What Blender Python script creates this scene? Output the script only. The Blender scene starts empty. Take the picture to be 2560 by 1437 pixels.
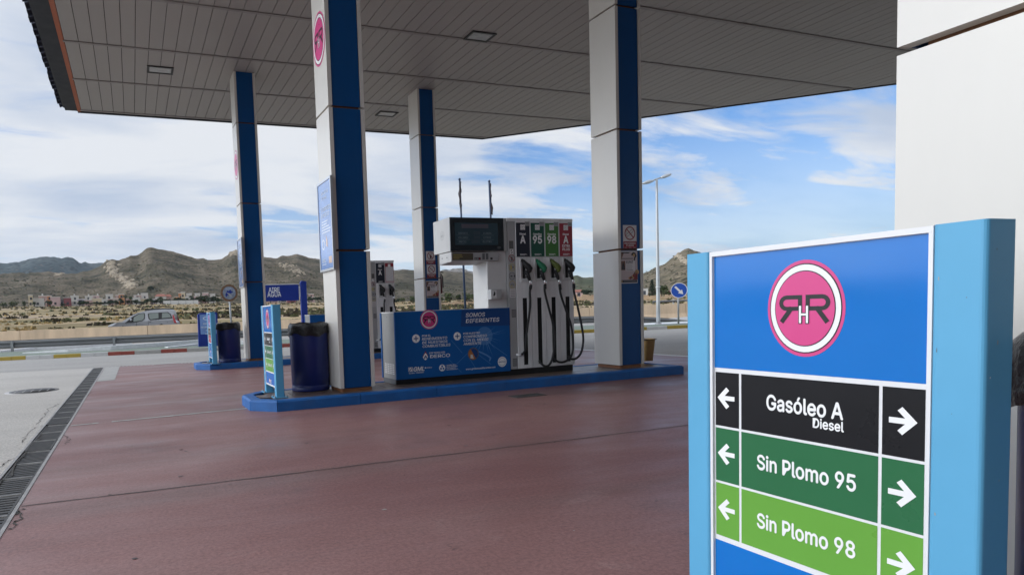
import bpy, bmesh, math, random
from mathutils import Vector, Matrix, noise as mnoise
R = math.radians
SC = bpy.context.scene
COL = SC.collection
random.seed(7)

# ---------------------------------------------------------------- camera
CAM_H = 1.0777
FPX, CXP, CYP = 1581.4, 926.4, 881.6           # focal length and principal point of the cropped photograph (2560 px wide)
YAW, PITCH, ROLL = .3569, -.0643, -.0397
_cy, _sy, _cp, _sp, _cr, _sr = math.cos(YAW), math.sin(YAW), math.cos(PITCH), math.sin(PITCH), math.cos(ROLL), math.sin(ROLL)
FWD = Vector((_sy*_cp, _cy*_cp, _sp))
_rt = Vector((_cy, -_sy, 0)); _up = _rt.cross(FWD)
RGT = _cr*_rt + _sr*_up
UPV = -_sr*_rt + _cr*_up
CAMP = Vector((0, 0, CAM_H))
cam = bpy.data.objects.new('camera', bpy.data.cameras.new('camera'))
COL.objects.link(cam); SC.camera = cam
cam.matrix_world = Matrix(((RGT.x, UPV.x, -FWD.x, 0), (RGT.y, UPV.y, -FWD.y, 0), (RGT.z, UPV.z, -FWD.z, CAM_H), (0, 0, 0, 1)))
cam.data.sensor_width = 36
cam.data.lens = FPX/2560*36
cam.data.shift_x = (1280-CXP)/2560
cam.data.shift_y = (CYP-718.5)/2560
cam.data.clip_start = .05
cam.data.clip_end = 12000

def ray(x, y):
    return (FWD + (x-CXP)/FPX*RGT - (y-CYP)/FPX*UPV).normalized()
def on_ground(x, y, z=0):
    d = ray(x, y); return CAMP + d*((z-CAM_H)/d.z)
def at_y(x, y, Y):
    d = ray(x, y); return CAMP + d*(Y/d.y)
def at_r(x, y, r):
    d = ray(x, y); return CAMP + d*(r/math.hypot(d.x, d.y))
def azel(x, y):
    d = ray(x, y); h = math.hypot(d.x, d.y)
    return math.atan2(d.x, d.y), d.z/h

# ---------------------------------------------------------------- light
SUN_EL, SUN_AZ = R(20), R(-76)                # azimuth from +Y towards +X: the light comes from the left
sun = bpy.data.objects.new('sun', bpy.data.lights.new('sun', 'SUN'))
COL.objects.link(sun)
sun.data.energy = .62; sun.data.angle = R(20); sun.data.color = (1, .93, .82)
sdir = Vector((math.sin(SUN_AZ)*math.cos(SUN_EL), math.cos(SUN_AZ)*math.cos(SUN_EL), math.sin(SUN_EL)))
sun.rotation_euler = (-sdir).to_track_quat('-Z', 'Y').to_euler()
SC.view_settings.view_transform = 'Standard'; SC.view_settings.look = 'None'
SC.view_settings.exposure = .46; SC.view_settings.gamma = 1
try: SC.view_settings.use_curve_mapping = False
except Exception: pass
SC.cycles.max_bounces = 8; SC.cycles.diffuse_bounces = 5
SC.cycles.use_denoising = True

def sky_world():
    w = bpy.data.worlds.new('World'); SC.world = w; w.use_nodes = True
    nt = w.node_tree; N = nt.nodes; N.clear(); L = nt.links
    def nd(t, **k):
        n = N.new(t)
        for a, b in k.items(): setattr(n, a, b)
        return n
    def mth(op, a, b=None, c=None, clamp=False):
        n = nd('ShaderNodeMath', operation=op, use_clamp=clamp)
        for i, v in enumerate((a, b, c)):
            if v is None: continue
            if isinstance(v, (int, float)): n.inputs[i].default_value = v
            else: L.new(v, n.inputs[i])
        return n.outputs[0]
    out = nd('ShaderNodeOutputWorld'); bg = nd('ShaderNodeBackground')
    L.new(bg.outputs[0], out.inputs[0])
    sky = nd('ShaderNodeTexSky', sky_type='NISHITA', sun_disc=False)
    sky.sun_elevation = SUN_EL; sky.sun_rotation = SUN_AZ; sky.altitude = 100; sky.air_density = 1.0; sky.dust_density = .6; sky.ozone_density = 1.6
    tc = nd('ShaderNodeTexCoord'); sp = nd('ShaderNodeSeparateXYZ'); L.new(tc.outputs['Generated'], sp.inputs[0])
    x, y, z = sp.outputs
    zz = mth('ADD', mth('MAXIMUM', z, 0.0), .16)
    px, py = mth('DIVIDE', x, zz), mth('DIVIDE', y, zz)
    cb = nd('ShaderNodeCombineXYZ'); L.new(px, cb.inputs[0]); L.new(py, cb.inputs[1])
    def clouds(scale, rot, sc, detail, rough, dist, off):
        mp = nd('ShaderNodeMapping'); mp.inputs['Rotation'].default_value = (0, 0, rot); mp.inputs['Scale'].default_value = sc; mp.inputs['Location'].default_value = off
        L.new(cb.outputs[0], mp.inputs[0])
        n = nd('ShaderNodeTexNoise'); n.inputs['Scale'].default_value = scale; n.inputs['Detail'].default_value = detail
        n.inputs['Roughness'].default_value = rough; n.inputs['Distortion'].default_value = dist
        L.new(mp.outputs[0], n.inputs[0]); return n.outputs[0]
    n1 = clouds(.55, R(20), (1, 2.1, 1), 9, .56, .35, (7.1, 3.3, 0))
    n2 = clouds(1.5, R(60), (1, 2.6, 1), 8, .6, .5, (1.2, 8.3, 0))
    # more cloud on the left (towards the sun), clearer sky on the right
    clr = mth('MAXIMUM', mth('ADD', mth('MULTIPLY', y, .60), mth('MULTIPLY_ADD', x, .78, mth('MULTIPLY', z, .1))), 0.0)
    bias = mth('MULTIPLY_ADD', mth('POWER', clr, 6.0), -.20, .25)
    v = mth('ADD', mth('MULTIPLY_ADD', n1, .95, mth('MULTIPLY_ADD', n2, .75, -.35)), bias)
    mr = nd('ShaderNodeMapRange', interpolation_type='SMOOTHSTEP'); L.new(v, mr.inputs[0])
    mr.inputs[1].default_value = .47; mr.inputs[2].default_value = .70; mr.inputs[3].default_value = 0; mr.inputs[4].default_value = 1
    # thin veil towards the horizon
    hz = nd('ShaderNodeMapRange', interpolation_type='SMOOTHSTEP'); L.new(z, hz.inputs[0])
    hz.inputs[1].default_value = .0; hz.inputs[2].default_value = .30; hz.inputs[3].default_value = .72; hz.inputs[4].default_value = 0
    mask = mth('MAXIMUM', mr.outputs[0], hz.outputs[0])
    mask = mth('MULTIPLY', mask, .96)
    # blue sky
    sc = nd('ShaderNodeMix', data_type='RGBA', blend_type='MULTIPLY'); sc.inputs[0].default_value = 1
    L.new(sky.outputs[0], sc.inputs[6]); sc.inputs[7].default_value = (.60, 1.02, 1.55, 1)
    # cloud tone
    n3 = clouds(.9, R(-35), (1, 1.9, 1), 7, .55, .3, (7.7, 2.2, 0))
    ramp = nd('ShaderNodeValToRGB'); L.new(n3, ramp.inputs[0])
    e = ramp.color_ramp.elements
    e[0].position = .36; e[0].color = (4.5, 5.2, 6.4, 1); e[1].position = .58; e[1].color = (7.1, 7.3, 7.6, 1)
    mix = nd('ShaderNodeMix', data_type='RGBA'); L.new(mask, mix.inputs[0]); L.new(sc.outputs[2], mix.inputs[6]); L.new(ramp.outputs[0], mix.inputs[7])
    # the cloud deck is brightest round the hidden sun, out of the picture on the left and behind
    dt = nd('ShaderNodeVectorMath', operation='DOT_PRODUCT'); L.new(tc.outputs['Generated'], dt.inputs[0]); dt.inputs[1].default_value = sdir
    gl = nd('ShaderNodeMapRange', interpolation_type='SMOOTHSTEP'); L.new(dt.outputs['Value'], gl.inputs[0])
    gl.inputs[1].default_value = .42; gl.inputs[2].default_value = 1; gl.inputs[3].default_value = .74; gl.inputs[4].default_value = 2.6
    fin = nd('ShaderNodeVectorMath', operation='SCALE'); L.new(mix.outputs[2], fin.inputs[0]); L.new(gl.outputs[0], fin.inputs['Scale'])
    L.new(fin.outputs[0], bg.inputs[0]); bg.inputs[1].default_value = .115
sky_world()

# ---------------------------------------------------------------- materials
MATS = {}
def mat(name, col, rough=.5, metal=0., var=.08, vscale=3., bump=0., bscale=60., coat=0., dirt=0., dscale=1.2, dcol=(.12, .10, .08), stretch=(1, 1, 1), spec=.5, emit=None, alpha=None):
    if name in MATS: return MATS[name]
    m = bpy.data.materials.new(name); m.use_nodes = True
    nt = m.node_tree; N = nt.nodes; L = nt.links
    b = N['Principled BSDF']; b.inputs['Roughness'].default_value = rough; b.inputs['Metallic'].default_value = metal
    b.inputs['Specular IOR Level'].default_value = spec; b.inputs['Coat Weight'].default_value = coat; b.inputs['Coat Roughness'].default_value = .12
    tc = N.new('ShaderNodeTexCoord'); mp = N.new('ShaderNodeMapping'); mp.inputs['Scale'].default_value = stretch
    L.new(tc.outputs['Object'], mp.inputs[0])
    n = N.new('ShaderNodeTexNoise'); n.inputs['Scale'].default_value = vscale; n.inputs['Detail'].default_value = 6; n.inputs['Roughness'].default_value = .62
    L.new(mp.outputs[0], n.inputs[0])
    rm = N.new('ShaderNodeMapRange'); L.new(n.outputs[0], rm.inputs[0]); rm.inputs[1].default_value = .3; rm.inputs[2].default_value = .7
    rm.inputs[3].default_value = 1-var; rm.inputs[4].default_value = 1+var
    vm = N.new('ShaderNodeVectorMath'); vm.operation = 'SCALE'; vm.inputs[0].default_value = col[:3]; L.new(rm.outputs[0], vm.inputs['Scale'])
    colout = vm.outputs[0]
    if dirt > 0:
        n2 = N.new('ShaderNodeTexNoise'); n2.inputs['Scale'].default_value = dscale; n2.inputs['Detail'].default_value = 8; n2.inputs['Roughness'].default_value = .7
        L.new(mp.outputs[0], n2.inputs[0])
        r2 = N.new('ShaderNodeMapRange'); L.new(n2.outputs[0], r2.inputs[0]); r2.inputs[1].default_value = .48; r2.inputs[2].default_value = .75; r2.inputs[3].default_value = 0; r2.inputs[4].default_value = dirt
        mx = N.new('ShaderNodeMix'); mx.data_type = 'RGBA'; L.new(r2.outputs[0], mx.inputs[0]); L.new(colout, mx.inputs[6]); mx.inputs[7].default_value = (*dcol, 1)
        colout = mx.outputs[2]
    L.new(colout, b.inputs['Base Color'])
    r3 = N.new('ShaderNodeMapRange'); L.new(n.outputs[0], r3.inputs[0]); r3.inputs[1].default_value = .3; r3.inputs[2].default_value = .7
    r3.inputs[3].default_value = max(.02, rough*.88); r3.inputs[4].default_value = min(1, rough*1.12); L.new(r3.outputs[0], b.inputs['Roughness'])
    if bump > 0:
        nb = N.new('ShaderNodeTexNoise'); nb.inputs['Scale'].default_value = bscale; nb.inputs['Detail'].default_value = 5; L.new(mp.outputs[0], nb.inputs[0])
        bp = N.new('ShaderNodeBump'); bp.inputs['Strength'].default_value = bump; bp.inputs['Distance'].default_value = .02; L.new(nb.outputs[0], bp.inputs['Height']); L.new(bp.outputs[0], b.inputs['Normal'])
    if emit: b.inputs['Emission Color'].default_value = (*emit[:3], 1); b.inputs['Emission Strength'].default_value = emit[3]
    if alpha is not None: b.inputs['Transmission Weight'].default_value = alpha; b.inputs['IOR'].default_value = 1.1
    MATS[name] = m; return m

def g(v):  # sRGB 0-255 -> linear
    return tuple(((c/255)/12.92 if c/255 <= .04045 else ((c/255+.055)/1.055)**2.4) for c in v)

mat('white_panel', (.65, .625, .575), .34, var=.03, vscale=1.2, dirt=.10, dscale=.9, dcol=(.45, .43, .40), coat=.2, stretch=(1, 1, .3))
mat('blue_panel', (.002, .064, .215), .36, var=.10, vscale=1.5, dirt=.12, dscale=2.5, dcol=(.03, .09, .2), spec=.35, stretch=(1, 1, .4))
mat('brown_steel', (.24, .105, .05), .65, var=.25, vscale=8)
mat('kerb_blue', (.008, .105, .34), .55, var=.16, vscale=5, bump=.15, bscale=40, dirt=.30, dscale=3, dcol=(.06, .10, .2))
mat('light_blue', (.105, .36, .57), .4, var=.03, vscale=4, coat=.0, spec=.35, dirt=.08, dscale=6, dcol=(.10, .30, .48))
mat('sign_blue', (.001, .150, .51), .10, var=.03, spec=.5)
mat('dark_blue', (.004, .018, .15), .42, var=.12, coat=.1, dirt=.15, dscale=3, dcol=(.03, .03, .10))
mat('air_blue', (.008, .03, .24), .4, var=.08)
mat('pink', (.62, .055, .22), .3, var=.03)
mat('white_ink', (.80, .80, .79), .35, var=.02)
mat('black_ink', (.012, .012, .014), .3, var=.05)
mat('row_black', (.010, .010, .012), .3, var=.05, spec=.25)
mat('row_green', (.026, .135, .055), .3, var=.03, spec=.25)
mat('row_light_green', (.13, .34, .05), .3, var=.03, spec=.25)
mat('row_red', (.45, .03, .045), .3, var=.03, spec=.3)
mat('frame_white', (.72, .72, .72), .4, var=.03)
mat('steel', (.76, .76, .755), .42, .10, var=.10, vscale=6, stretch=(3, 3, .3), dirt=.15, dcol=(.2, .19, .18))
mat('grey_panel', (.40, .40, .40), .42, .25, var=.06, vscale=3, dirt=.12, dcol=(.2, .19, .18))
mat('cab_end', (.29, .29, .28), .45, .2, var=.06, vscale=3)
mat('grey_dark', (.10, .105, .11), .5, var=.1)
mat('pale_grey', (.60, .60, .59), .4, var=.04, dirt=.1, dcol=(.3, .29, .28))
mat('screen_dark', (.012, .018, .024), .22, var=.05, coat=.4)
mat('screen_glass', (.03, .062, .08), .18, var=.05, coat=.5)
mat('screen_ink', (.22, .27, .30), .4, var=.02)
mat('screen_strip', (.09, .085, .11), .3, var=.03)
mat('black', (.010, .010, .011), .45, var=.2)
mat('rubber', (.010, .010, .011), .6, var=.2)
mat('slot_black', (.004, .004, .004), .8)
mat('chrome', (.7, .7, .7), .2, 1)
mat('noz_green', (.010, .15, .07), .6, var=.1)
mat('noz_olive', (.085, .11, .018), .6, var=.1)
mat('tag_dark', (.018, .022, .036), .3, var=.05)
mat('tag_green', (.012, .085, .055), .3, var=.05)
mat('tag_light', (.055, .185, .04), .3, var=.05)
mat('tag_red', (.30, .03, .045), .3, var=.05)
mat('sticker_grey', (.33, .33, .33), .4, var=.08)
mat('sticker_yellow', (.45, .36, .10), .4, var=.1)
mat('sticker_brown', (.07, .06, .04), .4, var=.1)
mat('cab_blue', (.004, .10, .34), .36, var=.05, spec=.35)
mat('cab_deep', (.006, .055, .21), .30, var=.05, coat=.3)
mat('cab_glow', (.05, .18, .44), .30, var=.05, coat=.3)
mat('cab_ray', (.09, .24, .52), .30, var=.03)
mat('warm_orange', (.42, .16, .04), .4, var=.25, vscale=20)
mat('paper', (.62, .60, .60), .5, var=.04)
mat('paper_pink', (.50, .42, .42), .5, var=.05)
mat('poster_red', (.22, .03, .035), .5, var=.3, vscale=20)
mat('poster_brown', (.16, .085, .06), .5, var=.4, vscale=16)
mat('poster_dark', (.03, .03, .035), .5, var=.5, vscale=20)
mat('poster_gold', (.42, .28, .13), .5, var=.3, vscale=16)
mat('ban_red', (.24, .012, .022), .4, var=.05)
mat('lightbox_blue', (.20, .32, .62), .12, var=.18, vscale=2.5, coat=1)
mat('lightbox_ink', (.62, .70, .82), .12, var=.05, coat=1)
mat('lightbox_orange', (.62, .42, .32), .2, var=.05, coat=1)
mat('aluminium', (.62, .63, .64), .3, .8, var=.05)
mat('bag_black', (.009, .009, .010), .33, var=.3, bump=.5, bscale=40)
mat('bag_grey', (.42, .41, .39), .42, var=.1, vscale=8, bump=.35, bscale=25)
mat('bucket', (.55, .36, .14), .55, var=.15, vscale=5, dirt=.3, dscale=4)
mat('paving', (.15, .105, .085), .35, var=.25, vscale=5, bump=.1, dirt=.3, dscale=2, dcol=(.26, .24, .23))
mat('galv', (.33, .34, .35), .5, .45, var=.14, vscale=2.5, dirt=.25, dcol=(.14, .14, .13))
mat('rail_steel', (.20, .205, .21), .55, .3, var=.16, vscale=1.2, dirt=.25, dcol=(.09, .09, .085))
mat('barrier', (.66, .50, .34), .85, var=.20, vscale=1.6, bump=.2, bscale=15, dirt=.5, dscale=.9, dcol=(.52, .40, .28), stretch=(1, 1, .18))
mat('kerb_white', (.55, .55, .54), .7, var=.12, dirt=.4, dscale=3, dcol=(.25, .24, .23))
mat('kerb_yellow', (.42, .30, .05), .7, var=.12, dirt=.3, dscale=3)
mat('kerb_red', (.27, .055, .04), .7, var=.12, dirt=.3, dscale=3)
mat('kerb_grey', (.36, .35, .33), .8, var=.15, dirt=.3, dscale=3)
mat('paint_white', (.72, .73, .74), .65, var=.08, vscale=6, dirt=.25, dscale=5, dcol=(.35, .35, .35))
mat('orange_trim', (.38, .095, .035), .55, var=.08)
mat('roof_tile', (.018, .022, .045), .55, var=.3, vscale=6)
mat('eave_dark', (.010, .012, .020), .6, var=.15)
mat('soffit', (.345, .315, .29), .45, var=.05, vscale=.7, dirt=.12, dscale=.6, dcol=(.33, .31, .30), stretch=(1, .15, 1))
mat('soffit_gap', (.02, .018, .017), .8)
mat('batten', (.26, .235, .22), .5, var=.08)
mat('lamp_lens', (.42, .42, .41), .25, var=.15, vscale=9)
mat('lamp_frame', (.022, .022, .023), .5)
mat('lamp_grey', (.50, .52, .53), .4, .3, var=.05)
mat('sign_round_blue', (.012, .07, .36), .35, var=.04)
mat('old_sign', (.24, .28, .34), .5, var=.45, vscale=9, dirt=.6, dscale=6, dcol=(.07, .12, .25))
mat('rust', (.17, .095, .055), .8, var=.4, vscale=14)
mat('flag', (.05, .038, .045), .8, var=.4, vscale=6)
mat('flag_pole', (.022, .045, .10), .4, var=.05)
mat('car_grey', (.34, .35, .37), .3, .25, var=.04, coat=.8)
mat('car_glass', (.17, .20, .18), .08, var=.05, coat=.6)
mat('car_trim', (.012, .012, .013), .5)
mat('car_red', (.36, .012, .018), .25, coat=.6)
mat('car_lamp', (.65, .67, .70), .15, coat=.8)
mat('tyre', (.014, .014, .014), .8)
mat('ext_red', (.085, .008, .010), .4, var=.2)
mat('leaf_a', (.060, .085, .028), .7, var=.5, vscale=.9, spec=.25)
mat('leaf_b', (.040, .065, .025), .7, var=.5, vscale=.9, spec=.25)
mat('leaf_dark', (.022, .036, .020), .7, var=.5, vscale=.9, spec=.25)
mat('leaf_olive', (.11, .12, .055), .75, var=.4, vscale=.9, spec=.25)
mat('bark', (.09, .065, .045), .9, var=.3)
mat('straw', (.40, .29, .13), .9, var=.35, vscale=1.2, spec=.2)
mat('scrub', (.105, .095, .05), .9, var=.5, vscale=1.1, spec=.2)
mat('scrub_dark', (.06, .05, .035), .9, var=.5, vscale=1.1, spec=.2)
mat('rock', (.42, .35, .26), .9, var=.3, vscale=.25, bump=.6, bscale=.6)
mat('window_dark', (.03, .035, .045), .3)
mat('roof_red', (.30, .11, .075), .85, var=.2)
mat('roof_grey', (.42, .38, .36), .85, var=.15)
mat('wall_stone', (.36, .26, .17), .9, var=.3, vscale=.8)
mat('iron', (.07, .07, .07), .6, .4, var=.3, vscale=12, dirt=.4, dscale=6, dcol=(.16, .14, .12))
mat('iron_edge', (.36, .35, .34), .6, .4, var=.3, vscale=8)
mat('crack', (.055, .05, .045), .9)
mat('blocker_wall', (.20, .19, .18), .8)
mat('oil', (.055, .034, .033), .35, var=.3)
mat('screed', (.38, .37, .35), .85, var=.12)

# ---------------------------------------------------------------- mesh builder
_TXT = {}
FONT = None
try: FONT = bpy.data.fonts.load(bpy.utils.system_resource('DATAFILES', path='fonts')+'/Inter.woff2')      # ships with Blender; the built-in font is the fallback
except Exception: FONT = None
def text_mesh(s, bold=.02):
    k = s
    if k in _TXT: return _TXT[k]
    cu = bpy.data.curves.new('t', 'FONT'); cu.body = s; cu.size = 1; cu.font = FONT or cu.font; cu.resolution_u = 3
    ob = bpy.data.objects.new('t', cu); COL.objects.link(ob)
    me = bpy.data.meshes.new_from_object(ob.evaluated_get(bpy.context.evaluated_depsgraph_get()))
    V = [(v.co.x, v.co.y) for v in me.vertices]; F = [tuple(p.vertices) for p in me.polygons]
    bpy.data.objects.remove(ob); bpy.data.curves.remove(cu); bpy.data.meshes.remove(me)
    _TXT[k] = (V, F); return _TXT[k]
_H = text_mesh('H', 0)[0]; CAP = max(v[1] for v in _H)-min(v[1] for v in _H)

class Fr:                                           # a flat frame on a surface: x to the right, y up as the viewer sees it
    def __init__(s, o, u, v=(0, 0, 1)):
        s.o = Vector(o); s.u = Vector(u).normalized(); s.v = Vector(v).normalized(); s.n = s.u.cross(s.v)
    def p(s, x, y, l=0): return s.o + s.u*x + s.v*y + s.n*l

class MB:
    def __init__(s): s.V = []; s.F = []; s.M = []; s.S = []; s.mats = []
    def mi(s, m):
        if m not in s.mats: s.mats.append(m)
        return s.mats.index(m)
    def add(s, V, F, m, smooth=False):
        b = len(s.V); s.V += [tuple(v) for v in V]; k = s.mi(m)
        for f in F: s.F.append(tuple(b+i for i in f)); s.M.append(k); s.S.append(smooth)
        return s
    def box(s, x0, x1, y0, y1, z0, z1, m):
        V = [(x, y, z) for z in (z0, z1) for x, y in ((x0, y0), (x1, y0), (x1, y1), (x0, y1))]
        return s.add(V, [(3, 2, 1, 0), (4, 5, 6, 7), (0, 1, 5, 4), (1, 2, 6, 5), (2, 3, 7, 6), (3, 0, 4, 7)], m)
    def prism(s, poly, z0, z1, m, axis='z', smooth=False):
        n = len(poly)
        def P(a, b, c): return (a, b, c) if axis == 'z' else ((a, c, b) if axis == 'y' else (c, a, b))
        V = [P(a, b, z0) for a, b in poly] + [P(a, b, z1) for a, b in poly]
        b = len(s.V); k = s.mi(m); s.V += V
        s.F.append(tuple(b+i for i in range(n-1, -1, -1))); s.M.append(k); s.S.append(False)
        s.F.append(tuple(b+n+i for i in range(n))); s.M.append(k); s.S.append(False)
        for i in range(n):
            j = (i+1) % n; s.F.append((b+i, b+j, b+n+j, b+n+i)); s.M.append(k); s.S.append(smooth)
        return s
    def rbox(s, x0, x1, y0, y1, z0, z1, r, m, seg=3, axis='z'):
        P = []
        for cx, cy, a in ((x1-r, y1-r, 0), (x0+r, y1-r, 90), (x0+r, y0+r, 180), (x1-r, y0+r, 270)):
            for i in range(seg+1):
                t = R(a+90*i/seg); P.append((cx+r*math.cos(t), cy+r*math.sin(t)))
        return s.prism(P, z0, z1, m, axis, smooth=False)
    def tube(s, pts, rad, m, seg=8, cap=True, smooth=True):
        pts = [Vector(p) for p in pts]; n = len(pts)
        rad = [rad]*n if isinstance(rad, (int, float)) else rad
        V = []; ref = None
        for i, p in enumerate(pts):
            d = (pts[min(i+1, n-1)]-pts[max(i-1, 0)]).normalized()
            if ref is None: ref = d.orthogonal().normalized()
            ref = (ref-d*ref.dot(d)); ref = ref.normalized() if ref.length > 1e-6 else d.orthogonal().normalized()
            b = d.cross(ref)
            for k in range(seg):
                a = 2*math.pi*k/seg; V.append(p+(ref*math.cos(a)+b*math.sin(a))*rad[i])
        F = [(i*seg+k, i*seg+(k+1) % seg, (i+1)*seg+(k+1) % seg, (i+1)*seg+k) for i in range(n-1) for k in range(seg)]
        if cap: F += [tuple(range(seg-1, -1, -1)), tuple((n-1)*seg+k for k in range(seg))]
        return s.add(V, F, m, smooth)
    def lathe(s, c, prof, m, seg=24, smooth=True, wob=None):
        V = []
        for (r, z) in prof:
            for k in range(seg):
                a = 2*math.pi*k/seg; rr = r*(1+(wob(a, z) if wob else 0)); V.append((c[0]+rr*math.cos(a), c[1]+rr*math.sin(a), c[2]+z))
        n = len(prof)
        F = [(i*seg+k, i*seg+(k+1) % seg, (i+1)*seg+(k+1) % seg, (i+1)*seg+k) for i in range(n-1) for k in range(seg)]
        F += [tuple(range(seg-1, -1, -1)), tuple((n-1)*seg+k for k in range(seg))]
        return s.add(V, F, m, smooth)
    # flat graphics on a frame
    def poly(s, fr, pts, l, m): return s.add([fr.p(x, y, l) for x, y in pts], [tuple(range(len(pts)))], m)
    def rect(s, fr, x0, x1, y0, y1, l, m): return s.poly(fr, ((x0, y0), (x1, y0), (x1, y1), (x0, y1)), l, m)
    def disc(s, fr, x, y, r, l, m, seg=40, ry=None):
        ry = ry or r; return s.poly(fr, [(x+r*math.cos(2*math.pi*i/seg), y+ry*math.sin(2*math.pi*i/seg)) for i in range(seg)], l, m)
    def ring(s, fr, x, y, r0, r1, l, m, seg=40):
        V = []; F = []
        for i in range(seg):
            a = 2*math.pi*i/seg; V += [fr.p(x+r0*math.cos(a), y+r0*math.sin(a), l), fr.p(x+r1*math.cos(a), y+r1*math.sin(a), l)]
        for i in range(seg):
            j = (i+1) % seg; F.append((2*i, 2*i+1, 2*j+1, 2*j))
        return s.add(V, F, m)
    def line(s, fr, pts, w, l, m):                   # a stroke of constant width with mitred bends
        n = len(pts); A = []; B = []
        for i in range(n):
            p = Vector(pts[i]); d0 = (p-Vector(pts[i-1])).normalized() if i else None; d1 = (Vector(pts[i+1])-p).normalized() if i < n-1 else None
            if d0 is None: nn = Vector((-d1.y, d1.x)); k = 1
            elif d1 is None: nn = Vector((-d0.y, d0.x)); k = 1
            else:
                a = Vector((-d0.y, d0.x)); bb = Vector((-d1.y, d1.x)); nn = (a+bb).normalized(); k = 1/max(.35, nn.dot(a))
            A.append(p+nn*w/2*k); B.append(p-nn*w/2*k)
        V = [fr.p(q.x, q.y, l) for q in A+B]
        return s.add(V, [(n+i, n+i+1, i+1, i) for i in range(n-1)], m)
    def text(s, fr, t, x, y, h, m, l, w=None, bold=.02, shear=0., align='l'):
        V, F = text_mesh(t)
        if not V: return s
        x0 = min(v[0] for v in V); x1 = max(v[0] for v in V); k = h/CAP
        kx = w/(x1-x0) if w else k*.95
        off = 0 if align == 'l' else (-(x1-x0)*kx/2 if align == 'c' else -(x1-x0)*kx)
        bo = bold*.9                                    # heavier strokes: a few copies a hair apart
        for i, (da, db) in enumerate(((0, 0), (-1, 0), (1, 0), (0, 1), (0, -1)) if bold > 0 else ((0, 0),)):
            VV = []; FF = []
            for j, f in enumerate(F):                    # faces of overlapping strokes must not share a plane
                FF.append(tuple(range(len(VV), len(VV)+len(f))))
                for q in f:
                    a, b = V[q]; VV.append(fr.p(x+off+(a+da*bo-x0)*kx+shear*b*k, y+(b+db*bo)*k, l+i*.00006+(j % 23)*.0000025))
            s.add(VV, FF, m)
        return s
    def build(s, name, parent=None, **props):
        me = bpy.data.meshes.new(name); me.from_pydata(s.V, [], s.F)
        for m in s.mats: me.materials.append(MATS[m] if isinstance(m, str) else m)
        me.polygons.foreach_set('material_index', s.M); me.polygons.foreach_set('use_smooth', s.S); me.update()
        o = bpy.data.objects.new(name, me); COL.objects.link(o)
        if parent is not None:
            o.parent = parent; pm = parent
            loc = Vector((0, 0, 0))
            while pm is not None: loc += Vector(pm.location); pm = pm.parent
            me.transform(Matrix.Translation(-loc))          # parts are modelled in world space
        for k, v in props.items(): o[k] = v
        return o

def thing(name, label, cat, loc=(0, 0, 0), group=None):
    o = bpy.data.objects.new(name, None); COL.objects.link(o); o.location = loc; o.empty_display_size = .2
    o['label'] = label; o['category'] = cat
    if group: o['group'] = group
    return o
def tag(o, label, cat, group=None):
    o['label'] = label; o['category'] = cat
    if group: o['group'] = group
    return o
def copy_tree(o, parent=None):
    c = o.copy(); COL.objects.link(c)
    if parent is not None: c.parent = parent
    for ch in list(o.children): copy_tree(ch, c)
    return c
def fbm(x, y, s=1, o=4, seed=0):
    return mnoise.fractal(Vector((x*s+seed*7.3, y*s-seed*3.1, seed*1.7)), 1.0, 2.0, o)
# ---------------------------------------------------------------- terrain
def lerp_tab(tab, x):
    if x <= tab[0][0]: return tab[0][1]
    for (a, b), (c, d) in zip(tab, tab[1:]):
        if x <= c: return b+(d-b)*(x-a)/(c-a)
    return tab[-1][1]
def px_az(x, y=760): return azel(x, y)[0]
RISE = [(px_az(x), e) for x, e in ((-600, 28), (0, 42), (300, 40), (500, 37), (700, 31), (1000, 22), (1200, 20), (1450, 18), (1650, 13), (1760, 10), (2300, 8), (2900, 4))]
def road_n(x, y): return (y+.2*x)/1.0198
def ground_h(x, y):
    n = road_n(x, y)
    if n < 49: return -.03
    az = math.atan2(x, y); r = math.hypot(x, y)
    t = (n-49)/348
    k = r/n                                   # at n = 397 the town line
    zt = CAM_H+lerp_tab(RISE, az)/FPX*397*k
    z = -.03+(zt+.03)*min(t, 1)
    if t > 1: z += (n-397)*.012
    z += .35*fbm(x, y, .03, 3, 2)*min(1, t*6)
    return z

def structure(mb, name, parent=None, kind='structure'):
    o = mb.build(name); o['kind'] = kind; return o

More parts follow.
